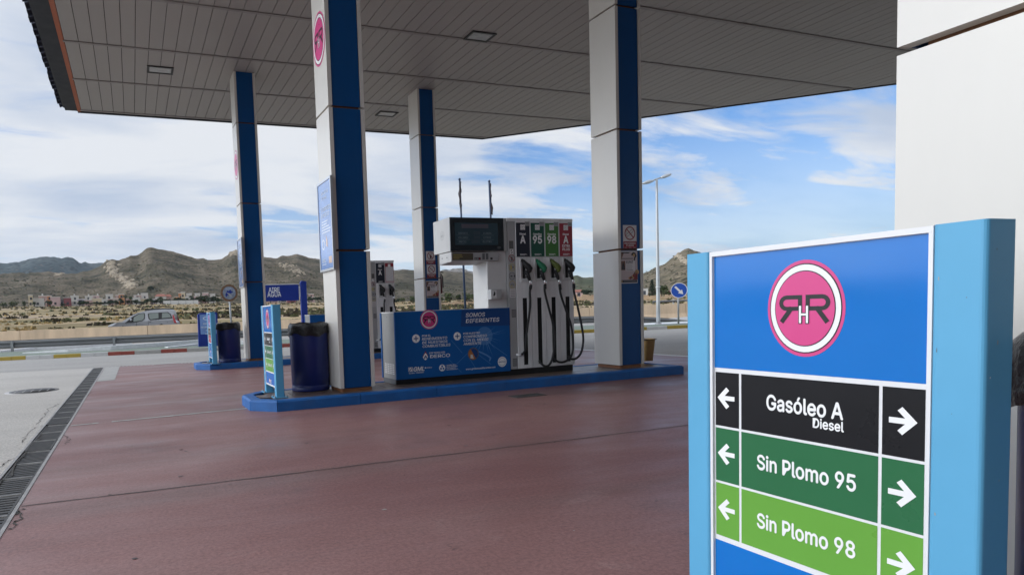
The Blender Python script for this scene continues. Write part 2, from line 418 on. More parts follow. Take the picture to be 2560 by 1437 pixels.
def terrain_mat():
    m = bpy.data.materials.new('terrain'); m.use_nodes = True; nt = m.node_tree; N = nt.nodes; L = nt.links
    b = N['Principled BSDF']; b.inputs['Roughness'].default_value = .95; b.inputs['Specular IOR Level'].default_value = .15
    tc = N.new('ShaderNodeTexCoord')
    def noise(scale, st, detail=6, rough=.6, loc=(0, 0, 0)):
        mp = N.new('ShaderNodeMapping'); mp.inputs['Rotation'].default_value = (0, 0, R(11.3)); mp.inputs['Scale'].default_value = st; mp.inputs['Location'].default_value = loc
        L.new(tc.outputs['Object'], mp.inputs[0]); n = N.new('ShaderNodeTexNoise'); n.inputs['Scale'].default_value = scale; n.inputs['Detail'].default_value = detail; n.inputs['Roughness'].default_value = rough
        L.new(mp.outputs[0], n.inputs[0]); return n.outputs[0]
    def ramp(v, els):
        r = N.new('ShaderNodeValToRGB'); L.new(v, r.inputs[0]); e = r.color_ramp.elements
        while len(e) < len(els): e.new(.5)
        for q, (p, c) in zip(e, els): q.position = p; q.color = (*c, 1)
        return r.outputs[0]
    base = ramp(noise(.045, (.22, 1, 1), 6, .62), ((.34, (.17, .155, .075)), (.44, (.28, .225, .12)), (.51, (.47, .36, .21)), (.57, (.40, .31, .23)), (.63, (.20, .165, .11)), (.70, (.42, .34, .27))))
    fine = ramp(noise(.35, (.5, 1, 1), 7, .7, (5, 3, 0)), ((.38, (.45, .42, .36)), (.55, (1, 1, 1)), (.72, (1.25, 1.2, 1.1))))
    mx = N.new('ShaderNodeMix'); mx.data_type = 'RGBA'; mx.blend_type = 'MULTIPLY'; mx.inputs[0].default_value = 1; L.new(base, mx.inputs[6]); L.new(fine, mx.inputs[7])
    L.new(mx.outputs[2], b.inputs['Base Color'])
    return m
MATS['terrain'] = terrain_mat()

mb = MB()
azs = [R(-180+6*i) for i in range(25)] + [R(-34+.75*i) for i in range(128)] + [R(64+6*i) for i in range(20)]
rs = [0.01, 15, 30] + [38*(1.075**i) for i in range(62)]
V = []
for a in azs:
    for r in rs:
        x, y = r*math.sin(a), r*math.cos(a); V.append((x, y, ground_h(x, y)))
nr = len(rs); na = len(azs)
F = [(i*nr+j, i*nr+j+1, ((i+1) % na)*nr+j+1, ((i+1) % na)*nr+j) for i in range(na) for j in range(nr-1)]
mb.add(V, F, 'terrain', True); structure(mb, 'ground')

# ---------------------------------------------------------------- hills
def hill_mat(name, cols, rock, scale=.012, spots=.10):
    m = bpy.data.materials.new(name); m.use_nodes = True; nt = m.node_tree; N = nt.nodes; L = nt.links
    b = N['Principled BSDF']; b.inputs['Roughness'].default_value = .95; b.inputs['Specular IOR Level'].default_value = .1
    tc = N.new('ShaderNodeTexCoord')
    def noise(sc, detail, rough, loc=0, dist=0.):
        mp = N.new('ShaderNodeMapping'); mp.inputs['Location'].default_value = (loc, loc*.7, 0); L.new(tc.outputs['Object'], mp.inputs[0])
        n = N.new('ShaderNodeTexNoise'); n.inputs['Scale'].default_value = sc; n.inputs['Detail'].default_value = detail; n.inputs['Roughness'].default_value = rough; n.inputs['Distortion'].default_value = dist
        L.new(mp.outputs[0], n.inputs[0]); return n.outputs[0]
    r = N.new('ShaderNodeValToRGB'); L.new(noise(scale, 9, .68, 0, .3), r.inputs[0]); e = r.color_ramp.elements
    while len(e) < len(cols): e.new(.5)
    for q, (p, c) in zip(e, cols): q.position = p; q.color = (*c, 1)
    out = r.outputs[0]
    rk = N.new('ShaderNodeMapRange'); L.new(noise(scale*2.3, 10, .72, 900, 1.2), rk.inputs[0]); rk.inputs[1].default_value = .585; rk.inputs[2].default_value = .68; rk.inputs[3].default_value = 0; rk.inputs[4].default_value = rock[3]
    mx = N.new('ShaderNodeMix'); mx.data_type = 'RGBA'; L.new(rk.outputs[0], mx.inputs[0]); L.new(out, mx.inputs[6]); mx.inputs[7].default_value = (*rock[:3], 1); out = mx.outputs[2]
    # single shrubs
    vo = N.new('ShaderNodeTexVoronoi'); vo.inputs['Scale'].default_value = spots; L.new(tc.outputs['Object'], vo.inputs['Vector'])
    sp = N.new('ShaderNodeMapRange'); L.new(vo.outputs['Distance'], sp.inputs[0]); sp.inputs[1].default_value = .20; sp.inputs[2].default_value = .46; sp.inputs[3].default_value = .28; sp.inputs[4].default_value = 1
    vm = N.new('ShaderNodeVectorMath'); vm.operation = 'SCALE'; L.new(out, vm.inputs[0]); L.new(sp.outputs[0], vm.inputs['Scale']); L.new(vm.outputs[0], b.inputs['Base Color'])
    bp = N.new('ShaderNodeBump'); bp.inputs['Strength'].default_value = .5; bp.inputs['Distance'].default_value = 6; L.new(noise(scale*4, 8, .7), bp.inputs['Height']); L.new(bp.outputs[0], b.inputs['Normal'])
    MATS[name] = m
hill_mat('hill_brown', ((.34, (0.044, 0.044, 0.027)), (.46, (0.101, 0.087, 0.057)), (.58, (0.163, 0.133, 0.093)), (.72, (0.227, 0.190, 0.138))), (.30, .24, .17, .7), .03, .30)
hill_mat('hill_far', ((.36, (0.034, 0.054, 0.058)), (.50, (0.055, 0.079, 0.083)), (.62, (0.086, 0.106, 0.104)), (.75, (0.149, 0.144, 0.130))), (.25, .18, .15, .75), .012, .05)  # pine green with a bluish haze cast mixed into the colours
hill_mat('hill_dark', ((.36, (0.050, 0.047, 0.028)), (.5, (0.098, 0.083, 0.056)), (.65, (0.140, 0.117, 0.081)), (.78, (0.188, 0.156, 0.112))), (.24, .2, .15, .4))
hill_mat('hill_green', ((.36, (0.048, 0.060, 0.029)), (.5, (0.090, 0.096, 0.052)), (.65, (0.132, 0.120, 0.078)), (.78, (0.180, 0.150, 0.111))), (.24, .2, .15, .3))
hill_mat('hill_tan', ((.36, (0.094, 0.086, 0.053)), (.48, (0.165, 0.138, 0.090)), (.60, (0.231, 0.187, 0.127)), (.72, (0.286, 0.231, 0.161))), (.48, .38, .26, .9), .016, .12)
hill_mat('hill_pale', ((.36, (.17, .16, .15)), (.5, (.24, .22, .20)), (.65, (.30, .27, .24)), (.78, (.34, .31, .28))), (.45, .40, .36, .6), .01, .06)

HILLS = {}
def hill(key, sky, r0, r1, m, seed, amp=.16, na=None, power=1.2, rough=.0025):
    pts = sorted((azel(x, y)[0], azel(x, y)[1]) for x, y in sky)
    a0, a1 = pts[0][0], pts[-1][0]; na = na or max(40, int((a1-a0)/R(.16))); nr = 34
    A = [a0+(a1-a0)*i/na for i in range(na+1)]
    def H(a, r):
        e = lerp_tab(pts, a); e += rough*.5*fbm(a*120, 0, 1, 4, seed)
        zr = CAM_H+e*r1; x, y = math.sin(a), math.cos(a); zf = ground_h(x*r0, y*r0)-3
        rr = r*(1+.05*fbm(a*9, r*.004, 1, 3, seed+3))
        t = (rr-r0)/(r1-r0)
        if t <= 0: return zf
        if t <= 1:
            u = r*math.sin(a); w = r*math.cos(a)
            gul = 1-abs(fbm(u, w, .006, 5, seed)); fine = fbm(u, w, .03, 4, seed+5)
            z = zf+(zr-zf)*(t**power+amp*(gul-.75)*t*(1-t)*3+.03*fine*t*(1-t)*4)
            return min(z, CAM_H+e*r*.997) if t < .97 else min(z, zr)
        return zf+(zr-zf)*max(0, 1-(t-1)*1.3)
    R_ = [r0+(r1-r0)*1.55*j/nr for j in range(nr+1)]
    V = [(r*math.sin(a), r*math.cos(a), H(a, r)) for a in A for r in R_]
    n = len(R_); F = [(i*n+j, i*n+j+1, (i+1)*n+j+1, (i+1)*n+j) for i in range(len(A)-1) for j in range(n-1)]
    mb = MB(); mb.add(V, F, m, True); structure(mb, 'hill'); HILLS[key] = H
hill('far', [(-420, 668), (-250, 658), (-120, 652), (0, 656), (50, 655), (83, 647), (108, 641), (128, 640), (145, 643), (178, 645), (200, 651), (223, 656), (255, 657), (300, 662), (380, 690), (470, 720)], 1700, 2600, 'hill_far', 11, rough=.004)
hill('main', [(-420, 690), (-200, 688), (0, 686), (60, 684), (120, 681), (167, 684), (195, 683), (225, 674), (250, 663), (267, 652), (280, 649), (297, 648), (314, 642), (327, 636), (345, 634), (357, 625), (366, 616), (374, 614), (383, 616), (397, 621), (423, 627), (456, 637), (490, 644), (518, 647), (543, 645), (557, 642), (573, 628), (585, 622), (594, 626), (620, 634), (650, 640), (688, 643), (712, 637), (740, 628), (754, 631), (771, 638), (800, 642), (840, 654), (880, 664), (920, 672), (970, 690), (1020, 712), (1060, 735)], 500, 950, 'hill_brown', 3)
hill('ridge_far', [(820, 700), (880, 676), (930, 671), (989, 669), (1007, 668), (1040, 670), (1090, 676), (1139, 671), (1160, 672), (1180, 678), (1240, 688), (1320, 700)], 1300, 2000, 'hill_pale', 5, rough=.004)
hill('dark', [(830, 740), (880, 700), (940, 676), (990, 674), (1040, 673), (1090, 675), (1130, 676), (1170, 681), (1222, 682), (1280, 688), (1330, 700), (1400, 722), (1460, 740)], 560, 1050, 'hill_dark', 8)
hill('green', [(1240, 735), (1320, 700), (1380, 692), (1434, 689), (1452, 690), (1481, 694), (1540, 692), (1600, 690), (1660, 694), (1740, 705), (1800, 720)], 600, 1150, 'hill_green', 14, rough=.004)
hill('right', [(1470, 738), (1540, 712), (1608, 684), (1633, 671), (1662, 659), (1680, 645), (1698, 631), (1707, 624), (1722, 620), (1740, 626), (1770, 640), (1830, 655), (1900, 668), (2000, 664), (2100, 672), (2240, 680), (2400, 690), (2560, 700), (2700, 712)], 430, 800, 'hill_tan', 21, amp=.2)
def surf(a, r, keys=()):
    z = ground_h(r*math.sin(a), r*math.cos(a))
    for k in keys: z = max(z, HILLS[k](a, r))
    return z
def hit(px, py, keys=(), ra=60, rb=1200):
    a, e = azel(px, py); r = ra
    while r < rb:
        if CAM_H+e*r <= surf(a, r, keys): break
        r *= 1.01
    return a, r, surf(a, r, keys)

# ---------------------------------------------------------------- roads, forecourt
def road_quad(n0, n1, t0, t1, z, m, name, steps=1):
    # strip along the highway: n is the distance from the camera line, t runs along it
    u = Vector((1, -.2, 0)).normalized(); v = Vector((.2, 1, 0)).normalized()
    mb = MB(); mb.add([u*t0+v*n0+Vector((0, 0, z)), u*t1+v*n0+Vector((0, 0, z)), u*t1+v*n1+Vector((0, 0, z)), u*t0+v*n1+Vector((0, 0, z))], [(0, 1, 2, 3)], m)
    return structure(mb, name)
def RN(t, n, z=0):
    u = Vector((1, -.2, 0)).normalized(); v = Vector((.2, 1, 0)).normalized(); return u*t+v*n+Vector((0, 0, z))
def edge_y(x): return 16.42-.2*x                  # far edge of the forecourt slab

def asphalt_mat(name, col, wear, scale=1):
    m = bpy.data.materials.new(name); m.use_nodes = True; nt = m.node_tree; N = nt.nodes; L = nt.links
    b = N['Principled BSDF']; tc = N.new('ShaderNodeTexCoord')
    def noise(sc, d, r, st=(1, 1, 1)):
        mp = N.new('ShaderNodeMapping'); mp.inputs['Scale'].default_value = st; mp.inputs['Rotation'].default_value = (0, 0, R(11.3)); L.new(tc.outputs['Object'], mp.inputs[0])
        n = N.new('ShaderNodeTexNoise'); n.inputs['Scale'].default_value = sc; n.inputs['Detail'].default_value = d; n.inputs['Roughness'].default_value = r; L.new(mp.outputs[0], n.inputs[0]); return n.outputs[0]
    a = N.new('ShaderNodeMapRange'); L.new(noise(.5*scale, 7, .65, (.35, 1, 1)), a.inputs[0]); a.inputs[1].default_value = .3; a.inputs[2].default_value = .7; a.inputs[3].default_value = 1-wear; a.inputs[4].default_value = 1+wear
    c = N.new('ShaderNodeMapRange'); L.new(noise(55*scale, 3, .6), c.inputs[0]); c.inputs[1].default_value = .3; c.inputs[2].default_value = .7; c.inputs[3].default_value = .72; c.inputs[4].default_value = 1.28
    mu = N.new('ShaderNodeMath'); mu.operation = 'MULTIPLY'; L.new(a.outputs[0], mu.inputs[0]); L.new(c.outputs[0], mu.inputs[1])
    vm = N.new('ShaderNodeVectorMath'); vm.operation = 'SCALE'; vm.inputs[0].default_value = col; L.new(mu.outputs[0], vm.inputs['Scale']); L.new(vm.outputs[0], b.inputs['Base Color'])
    b.inputs['Roughness'].default_value = .82; b.inputs['Specular IOR Level'].default_value = .3
    bp = N.new('ShaderNodeBump'); bp.inputs['Strength'].default_value = .35; bp.inputs['Distance'].default_value = .01; L.new(noise(80*scale, 3, .6), bp.inputs['Height']); L.new(bp.outputs[0], b.inputs['Normal'])
    MATS[name] = m
asphalt_mat('asphalt', (.35, .335, .315), .12)
asphalt_mat('asphalt_dark', (.10, .10, .10), .15)
asphalt_mat('concrete', (.47, .445, .41), .12)
asphalt_mat('green_paint', (.19, .225, .185), .2)

def floor_mat():
    m = bpy.data.materials.new('red_floor'); m.use_nodes = True; nt = m.node_tree; N = nt.nodes; L = nt.links
    b = N['Principled BSDF']; tc = N.new('ShaderNodeTexCoord')
    def noise(sc, d, r, st=(1, 1, 1), loc=0, dist=0):
        mp = N.new('ShaderNodeMapping'); mp.inputs['Scale'].default_value = st; mp.inputs['Location'].default_value = (loc, loc, 0); L.new(tc.outputs['Object'], mp.inputs[0])
        n = N.new('ShaderNodeTexNoise'); n.inputs['Scale'].default_value = sc; n.inputs['Detail'].default_value = d; n.inputs['Roughness'].default_value = r; n.inputs['Distortion'].default_value = dist; L.new(mp.outputs[0], n.inputs[0]); return n.outputs[0]
    def rng(v, a, b_, c, d):
        q = N.new('ShaderNodeMapRange'); L.new(v, q.inputs[0])
        for i, k in enumerate((a, b_, c, d)): q.inputs[i+1].default_value = k
        return q.outputs[0]
    def mix(f, a, c):
        q = N.new('ShaderNodeMix'); q.data_type = 'RGBA'
        if isinstance(f, float): q.inputs[0].default_value = f
        else: L.new(f, q.inputs[0])
        for i, k in ((6, a), (7, c)):
            if isinstance(k, tuple): q.inputs[i].default_value = (*k, 1)
            else: L.new(k, q.inputs[i])
        return q.outputs[2]
    big = noise(.55, 7, .62, (.45, 1, 1), 3, .4)
    c = mix(rng(big, .34, .68, 0, 1), (.205, .098, .094), (.310, .170, .158))
    # tyre tracks run along the lanes: long soft grey streaks
    c = mix(rng(noise(1.1, 6, .6, (.12, 1, 1), 11), .46, .70, 0, .65), c, (.17, .108, .100))
    # worn, paler scuffs and dark drips
    c = mix(rng(noise(2.2, 9, .75, (1, 1, 1), 21, .6), .60, .76, 0, .55), c, (.42, .29, .265))
    c = mix(rng(noise(5.5, 4, .6, (1, 1, 1), 33), .70, .76, 0, .75), c, (.075, .045, .045))
    c = mix(rng(noise(.9, 5, .6, (1, 1, 1), 47), .60, .72, 0, .5), c, (.13, .085, .085))
    sp = rng(noise(48, 6, .82), .34, .66, .66, 1.34)
    vm = N.new('ShaderNodeVectorMath'); vm.operation = 'SCALE'; L.new(c, vm.inputs[0]); L.new(sp, vm.inputs['Scale']); L.new(vm.outputs[0], b.inputs['Base Color'])
    L.new(rng(noise(1.3, 6, .65, (.4, 1, 1), 60), .35, .65, .34, .60), b.inputs['Roughness']); b.inputs['Specular IOR Level'].default_value = .42
    bp = N.new('ShaderNodeBump'); bp.inputs['Strength'].default_value = .12; bp.inputs['Distance'].default_value = .01; L.new(noise(120, 4, .65), bp.inputs['Height']); L.new(bp.outputs[0], b.inputs['Normal'])
    MATS['red_floor'] = m
floor_mat()

def poly_sheet(pts, z, m, name):
    mb = MB(); mb.add([(x, y, z) for x, y in pts], [tuple(range(len(pts)))], m); return structure(mb, name)
u_, v_ = Vector((1, -.2)).normalized(), Vector((.2, 1)).normalized()
poly_sheet([(-60, -25), (60, -25), (60, edge_y(60)+9), (-60, edge_y(-60)+9)], -.012, 'asphalt', 'asphalt_road')
poly_sheet([(-24, -14), (-.968, -14), (-.968, edge_y(-.968)), (-24, edge_y(-24))], -.004, 'concrete', 'concrete_apron')
poly_sheet([(-.70, -14), (9.75, -14), (9.75, edge_y(9.75)), (-.70, edge_y(-.7))], 0, 'red_floor', 'forecourt_floor')
poly_sheet([(9.70, -14), (9.86, -14), (9.86, edge_y(9.86)-.2), (9.70, edge_y(9.7)-.2)], .004, 'paint_white', 'lane_line')
# joints and worn strips of the slab
mb = MB()
rg = random.Random(5)
X = -.69; P1 = []; P2 = []
while X < 9.7:
    w = .0045+.0025*rg.random(); yc = 4.215-.028*X+.006*rg.uniform(-1, 1); P1.append((X, yc-w)); P2.append((X, yc+w)); X += .14
mb.add([(x, y, .003) for x, y in P1+P2[::-1]], [tuple(range(2*len(P1)))], 'crack')
structure(mb, 'slab_joint')
# drips, tyre rubber and chips on the slab
mb = MB(); rg = random.Random(17); fr = Fr((0, 0, .0022), (1, 0, 0), (0, 1, 0))
for i in range(150):
    x = rg.uniform(-.5, 7.5); y = rg.choice((rg.uniform(1.5, 6.7), rg.uniform(8.3, 13.2))); r = rg.choice((.006, .008, .012, .016))*rg.uniform(.6, 1.3); n = 9; a0 = rg.uniform(0, 6.28)
    m = rg.choice(('crack', 'crack', 'oil', 'oil', 'screed')) if r < .015 else 'oil'
    mb.poly(fr, [(x+r*rg.uniform(.6, 1.3)*math.cos(a0+6.28*k/n), y+r*rg.uniform(.4, .9)*math.sin(a0+6.28*k/n)) for k in range(n)], .00001*i, m)
structure(mb, 'floor_stain')
mb = MB(); X = -.68
while X < 1.16:
    dx = .05+.10*rg.random(); w0 = .030+.026*rg.random(); w1 = .030+.026*rg.random(); y0 = 7.37+.062*(X+.68)
    if rg.random() < .95: mb.add([(X, y0-w0, .003), (X+dx, y0+.003-w1, .003), (X+dx, y0+.003+w1*.5, .003), (X, y0+w0*.5, .003)], [(0, 1, 2, 3)], 'screed')
    X += dx*.97
structure(mb, 'worn_joint')
poly_sheet([(-.69, 12.6), (-.38, 12.7), (-.36, edge_y(-.36)-.03), (-.69, edge_y(-.69)-.03)], .004, 'screed', 'concrete_patch')
# toothed edge between slab and road
mb = MB(); X = -.6
while X < 3.2:
    if not (.42 < X < 1.0): mb.box(X, X+.035, edge_y(X)-.005, edge_y(X)+.075, -.01, .002, 'crack')
    X += .085
mb.box(.42, 1.0, edge_y(.7)-.03, edge_y(.7)+.03, -.01, .0025, 'crack')
structure(mb, 'slab_edge')
# cracks in the concrete by the drain and spalled slab edge
def crack(pts, w, name='crack', seed=1, m='crack', z=.001):
    rr = random.Random(seed); Q = []
    for (a, b) in zip(pts, pts[1:]):
        for i in range(6):
            t = i/6; Q.append((a[0]+(b[0]-a[0])*t+rr.uniform(-1, 1)*.025, a[1]+(b[1]-a[1])*t+rr.uniform(-1, 1)*.035))
    Q.append(pts[-1]); mb = MB(); fr = Fr((0, 0, z), (1, 0, 0), (0, 1, 0))
    for a, b in zip(Q, Q[1:]): mb.line(fr, (a, b), w*rr.uniform(.4, 1.3), 0, m)
    return structure(mb, name)
gp = lambda x, y: tuple(on_ground(x, y)[:2])
crack([gp(88, 1128), gp(50, 1128+10), gp(22, 1150), gp(0, 1166)], .007, seed=2)
crack([gp(110, 1062), gp(78, 1072), gp(60, 1092), gp(55, 1105)], .006, seed=3)
crack([gp(150, 1008), gp(122, 1020), gp(108, 1040), gp(90, 1060)], .008, seed=4)
crack([gp(228, 980), gp(212, 990), gp(205, 1003), gp(190, 1018)], .008, seed=5)
crack([gp(155, 1085), gp(168, 1092), gp(172, 1100), gp(165, 1110)], .007, seed=6, z=.0035)
crack([gp(62, 1268), gp(50, 1280), gp(46, 1300), gp(30, 1322)], .010, seed=7, z=.0035)
crack([gp(0, 1213), gp(40, 1165), gp(75, 1120), gp(105, 1085)], .012, seed=8)

# drainage channel: steel angle frames and cross-barred grates, some seated askew
dr = thing('drainage_channel', 'long slotted drainage channel with rusty steel grates between grey concrete and red forecourt', 'drain', (-.83, 8, 0))
mb = MB(); mb.box(-.955, -.715, -3, 16.5, -.12, -.05, 'black')
mb.box(-.968, -.945, -3, 16.5, -.12, .004, 'iron_edge'); mb.box(-.722, -.700, -3, 16.5, -.12, .004, 'iron_edge'); mb.build('frame', dr)
rg = random.Random(9); Y = -2.9
while Y < 16.2:
    Ln = .5; x0, x1 = -.940, -.727; dz = rg.uniform(-.006, .004); s_ = rg.uniform(-.004, .004)
    mb = MB(); mb.box(x0+s_, x0+.014+s_, Y, Y+Ln-.012, -.03, -.001+dz, 'iron'); mb.box(x1-.014+s_, x1+s_, Y, Y+Ln-.012, -.03, -.001+dz, 'iron')
    k = 0; step = .058
    while k*step < Ln-.04:
        mb.box(x0+.014+s_, x1-.014+s_, Y+k*step, Y+k*step+.034, -.028, -.003+dz, 'iron'); k += 1
    mb.box(x0+.014+s_, x1-.014+s_, Y+Ln-.026, Y+Ln-.012, -.03, -.001+dz, 'iron_edge')
    mb.build('grate', dr); Y += Ln
# manhole cover in the concrete, drain grid in the red floor
mh = thing('manhole_cover', 'worn round iron manhole cover in the grey concrete beside the drain', 'manhole cover', (-1.62, 11.72, 0))
mb = MB(); mb.lathe((-1.62, 11.72, -.02), [(.40, 0), (.40, .020)], 'iron_edge', 36); mb.build('rim', mh)
mb = MB(); mb.lathe((-1.62, 11.72, -.02), [(.34, 0), (.34, .0235)], 'iron', 36)
fr = Fr((-1.62, 11.72, .0035), (1, 0, 0), (0, 1, 0))
for i in range(-2, 3): mb.rect(fr, -.01+i*.12, .004+i*.12, -.2, .2, .0012, 'iron_edge')
mb.build('lid', mh)
gr = thing('floor_grate', 'small dark iron floor grate set in the red forecourt before the pump', 'drain grate', (4.38, 6.42, 0))
mb = MB(); mb.box(4.18, 4.60, 6.33, 6.36, -.01, .005, 'iron'); mb.box(4.18, 4.60, 6.50, 6.53, -.01, .005, 'iron'); mb.box(4.18, 4.21, 6.36, 6.50, -.01, .005, 'iron'); mb.box(4.57, 4.60, 6.36, 6.50, -.01, .005, 'iron'); mb.build('frame', gr)
mb = MB()
for i in range(12): mb.box(4.215+i*.03, 4.233+i*.03, 6.36, 6.50, -.01, .004, 'iron')
mb.build('bars', gr)

# kerb with painted stones, green-painted verge, ramp, guard rail, concrete barrier, highway
road_quad(22.05, 26.6, -60, 60, .085, 'green_paint', 'painted_verge')
road_quad(26.6, 33.2, -80, 80, .010, 'asphalt', 'ramp_road')
road_quad(34.0, 46.5, -200, 200, .006, 'asphalt_dark', 'highway')
for n_ in (35.0, 38.6, 42.2): road_quad(n_, n_+.14, -200, 200, .012, 'paint_white', 'lane_line')
mb = MB(); seq = {}
cols = ['kerb_grey', 'kerb_white']
t = -30.; i = 0
marks = [(-6.9, -3.6, 'kerb_yellow'), (-3.6, -2.75, 'kerb_white'), (-3.6+.03, -2.75, 'kerb_white')]
def kerb_col(x):
    for a, b, c in ((-8.3, -6.7, 'kerb_yellow'), (-6.7, -5.1, 'kerb_white'), (-5.1, -3.42, 'kerb_yellow'), (-3.42, -2.62, 'kerb_white'), (-2.62, -1.75, 'kerb_yellow'), (-1.75, -.93, 'kerb_white'), (-.93, -.09, 'kerb_red'), (-.09, .76, 'kerb_grey'), (.76, 1.56, 'kerb_red'), (1.56, 4.6, 'kerb_grey'), (4.6, 6.2, 'kerb_red'), (6.2, 12, 'kerb_grey'), (14.9, 18.2, 'kerb_yellow'), (18.2, 18.75, 'kerb_white'), (18.75, 19.6, 'kerb_yellow')):
        if a <= x < b: return c
    return 'kerb_white' if int(math.floor(x/1.6)) % 2 else 'kerb_yellow'
while t < 40:
    x = RN(t, 22).x
    a, b_ = RN(t+.005, 21.85), RN(t+.415, 22.05)
    u3 = Vector((1, -.2, 0)).normalized()
    c = [RN(t+.005, 21.87), RN(t+.415, 21.87), RN(t+.415, 22.06), RN(t+.005, 22.06)]
    mb.prism([(q.x, q.y) for q in c], -.02, .105+.004*math.sin(t*3), kerb_col(RN(t+.2, 22).x)); t += .42
structure(mb, 'kerb')
mb = MB()
for (x0, n0, x1, n1, w) in ((10, 29, 40, 29.15, .15),):
    a, b_ = RN(x0, n0), RN(x1, n1); d = (b_-a).normalized(); nn = Vector((-d.y, d.x, 0))*w/2
    mb.add([Vector((q.x, q.y, .0925 if n0 < 26.5 else .018)) for q in (a-nn, b_-nn, b_+nn, a+nn)], [(0, 1, 2, 3)], 'paint_white')
mb.add([Vector((x, y, .0935)) for x, y in ((18.6, 20.9), (24, 19.6), (24, 21.2), (20.2, 22.6))], [(0, 1, 2, 3)], 'paint_white')
structure(mb, 'road_marking')
# white-painted kerbs of the slip road, running behind the guard rail
mb = MB()
for pts, h in (([(56, 883.5), (170, 879.5), (278, 874.5), (390, 867), (497, 858.5), (600, 851)], .15), ([(0, 878.5), (90, 871.5), (195, 866), (330, 858)], .11), ([(420, 869), (497, 863.5), (620, 860)], .12), ([(1606, 802), (1680, 800), (1760, 797)], .15)):
    Q = [on_ground(*p, .085) for p in pts]
    for a, b_ in zip(Q, Q[1:]):
        d = (b_-a).normalized(); nn = Vector((-d.y, d.x, 0))*.25
        i = Q.index(a); ha, hb = (.03+(h-.03)*min(1, i/2.), .03+(h-.03)*min(1, (i+1)/2.))
        V = [Vector((p.x, p.y, -.01)) for p in (a, b_, b_+nn, a+nn)]+[Vector((p.x, p.y, .085+q)) for p, q in ((a, ha), (b_, hb), (b_+nn, hb), (a+nn, ha))]
        mb.add(V, [(4, 5, 6, 7), (0, 1, 5, 4), (1, 2, 6, 5), (2, 3, 7, 6), (3, 0, 4, 7)], 'paint_white')
structure(mb, 'slip_road_kerb')

def guard_rail(ts, n, ztop, name, label, bury=None):
    t = thing(name, label, 'guard rail', RN(ts[0], n))
    prof = [(0, .0), (.0, .03), (-.055, .06), (-.055, .11), (0, .14), (0, .17), (-.055, .20), (-.055, .25), (0, .28), (0, .31)]
    for k in range(len(ts)-1):
        mb = MB(); V = []
        za, zb = ztop(ts[k])-.31, ztop(ts[k+1])-.31
        for tt, zz in ((ts[k], za), (ts[k+1]-.004, zb)):
            for (d, z) in prof: V.append(RN(tt, n+d, zz+z))
            for (d, z) in reversed(prof): V.append(RN(tt, n+d+.012, zz+z))
        m = 2*len(prof)
        mb.add(V, [(i, (i+1) % m, m+(i+1) % m, m+i) for i in range(m)]+[tuple(range(m-1, -1, -1)), tuple(range(m, 2*m))], 'rail_steel'); mb.build('rail', t)
    for tt in ts:
        if ztop(tt) < .3: continue
        q = RN(tt, n-.10); mb = MB(); z1 = ztop(tt)-.02
        mb.box(q.x-.04, q.x+.04, q.y-.03, q.y-.02, .0, z1, 'galv'); mb.box(q.x-.05, q.x-.042, q.y-.02, q.y+.05, 0, z1, 'galv'); mb.box(q.x+.042, q.x+.05, q.y-.02, q.y+.05, 0, z1, 'galv')
        mb.box(q.x-.06, q.x+.06, q.y-.02, q.y+.03, z1-.13, z1-.02, 'galv'); mb.build('post', t)
    return t
guard_rail([-32.87+3.82*k for k in range(13)], 26.9, lambda t: .52, 'guard_rail', 'long grey steel guard rail on posts behind the painted kerb at left')
guard_rail([13.6, 16, 18, 20, 21.6], 26.9, lambda t: .50-.055*max(0, t-15.5)-.012*max(0, t-15.5)**2, 'guard_rail', 'grey steel guard rail whose end slopes down into the ground beside the lamp post')
def jersey(t0, t1, parent, z1=.86):
    P = [(33.22, 0), (33.22, .08), (33.36, .30), (33.42, z1), (33.62, z1), (33.68, .30), (33.82, .08), (33.82, 0)]
    V = [RN(tt, n, z) for tt in (t0, t1) for n, z in P]; m = len(P)
    mb = MB(); mb.add(V, [(i, m+i, m+(i+1) % m, (i+1) % m) for i in range(m)]+[tuple(range(m)), tuple(range(2*m-1, m-1, -1))], 'barrier'); return mb.build('segment', parent)
bar = thing('concrete_barrier', 'long tan stained concrete crash barrier along the highway', 'barrier', RN(0, 33.5))
t = -60
while t < 70: jersey(t+.01, t+5.99, bar, .845); t += 6
gr2 = thing('barrier_handrail', 'thin dark rail along the top of the tan barrier at right', 'rail', RN(22, 33.5))
mb = MB(); mb.tube([RN(22, 33.5, 1.02), RN(60, 33.5, 1.02)], .05, 'grey_dark'); mb.build('bar', gr2)
for k in range(13):
    mb = MB(); mb.tube([RN(22+3*k, 33.5, .84), RN(22+3*k, 33.5, 1.0)], .03, 'grey_dark', 6); mb.build('post', gr2)

# unseen block added behind the camera to keep sky light off surfaces facing it
t = thing('unseen_light_blocker', 'unseen added block with dark windows behind the camera, keeping sky light off the forecourt', 'light blocker', (8, -10, 0))
mb = MB(); mb.box(-9, 24, -20, -10, 0, 6.2, 'blocker_wall'); mb.box(-9, 24, -10, -9.9, 3.1, 6.2, 'blocker_wall'); mb.build('wall', t)
for k in range(-3, 9):
    mb = MB(); mb.box(-.2+k*2.65, 2.1+k*2.65, -10.0, -9.94, .35, 2.9, 'window_dark'); mb.build('window', t)
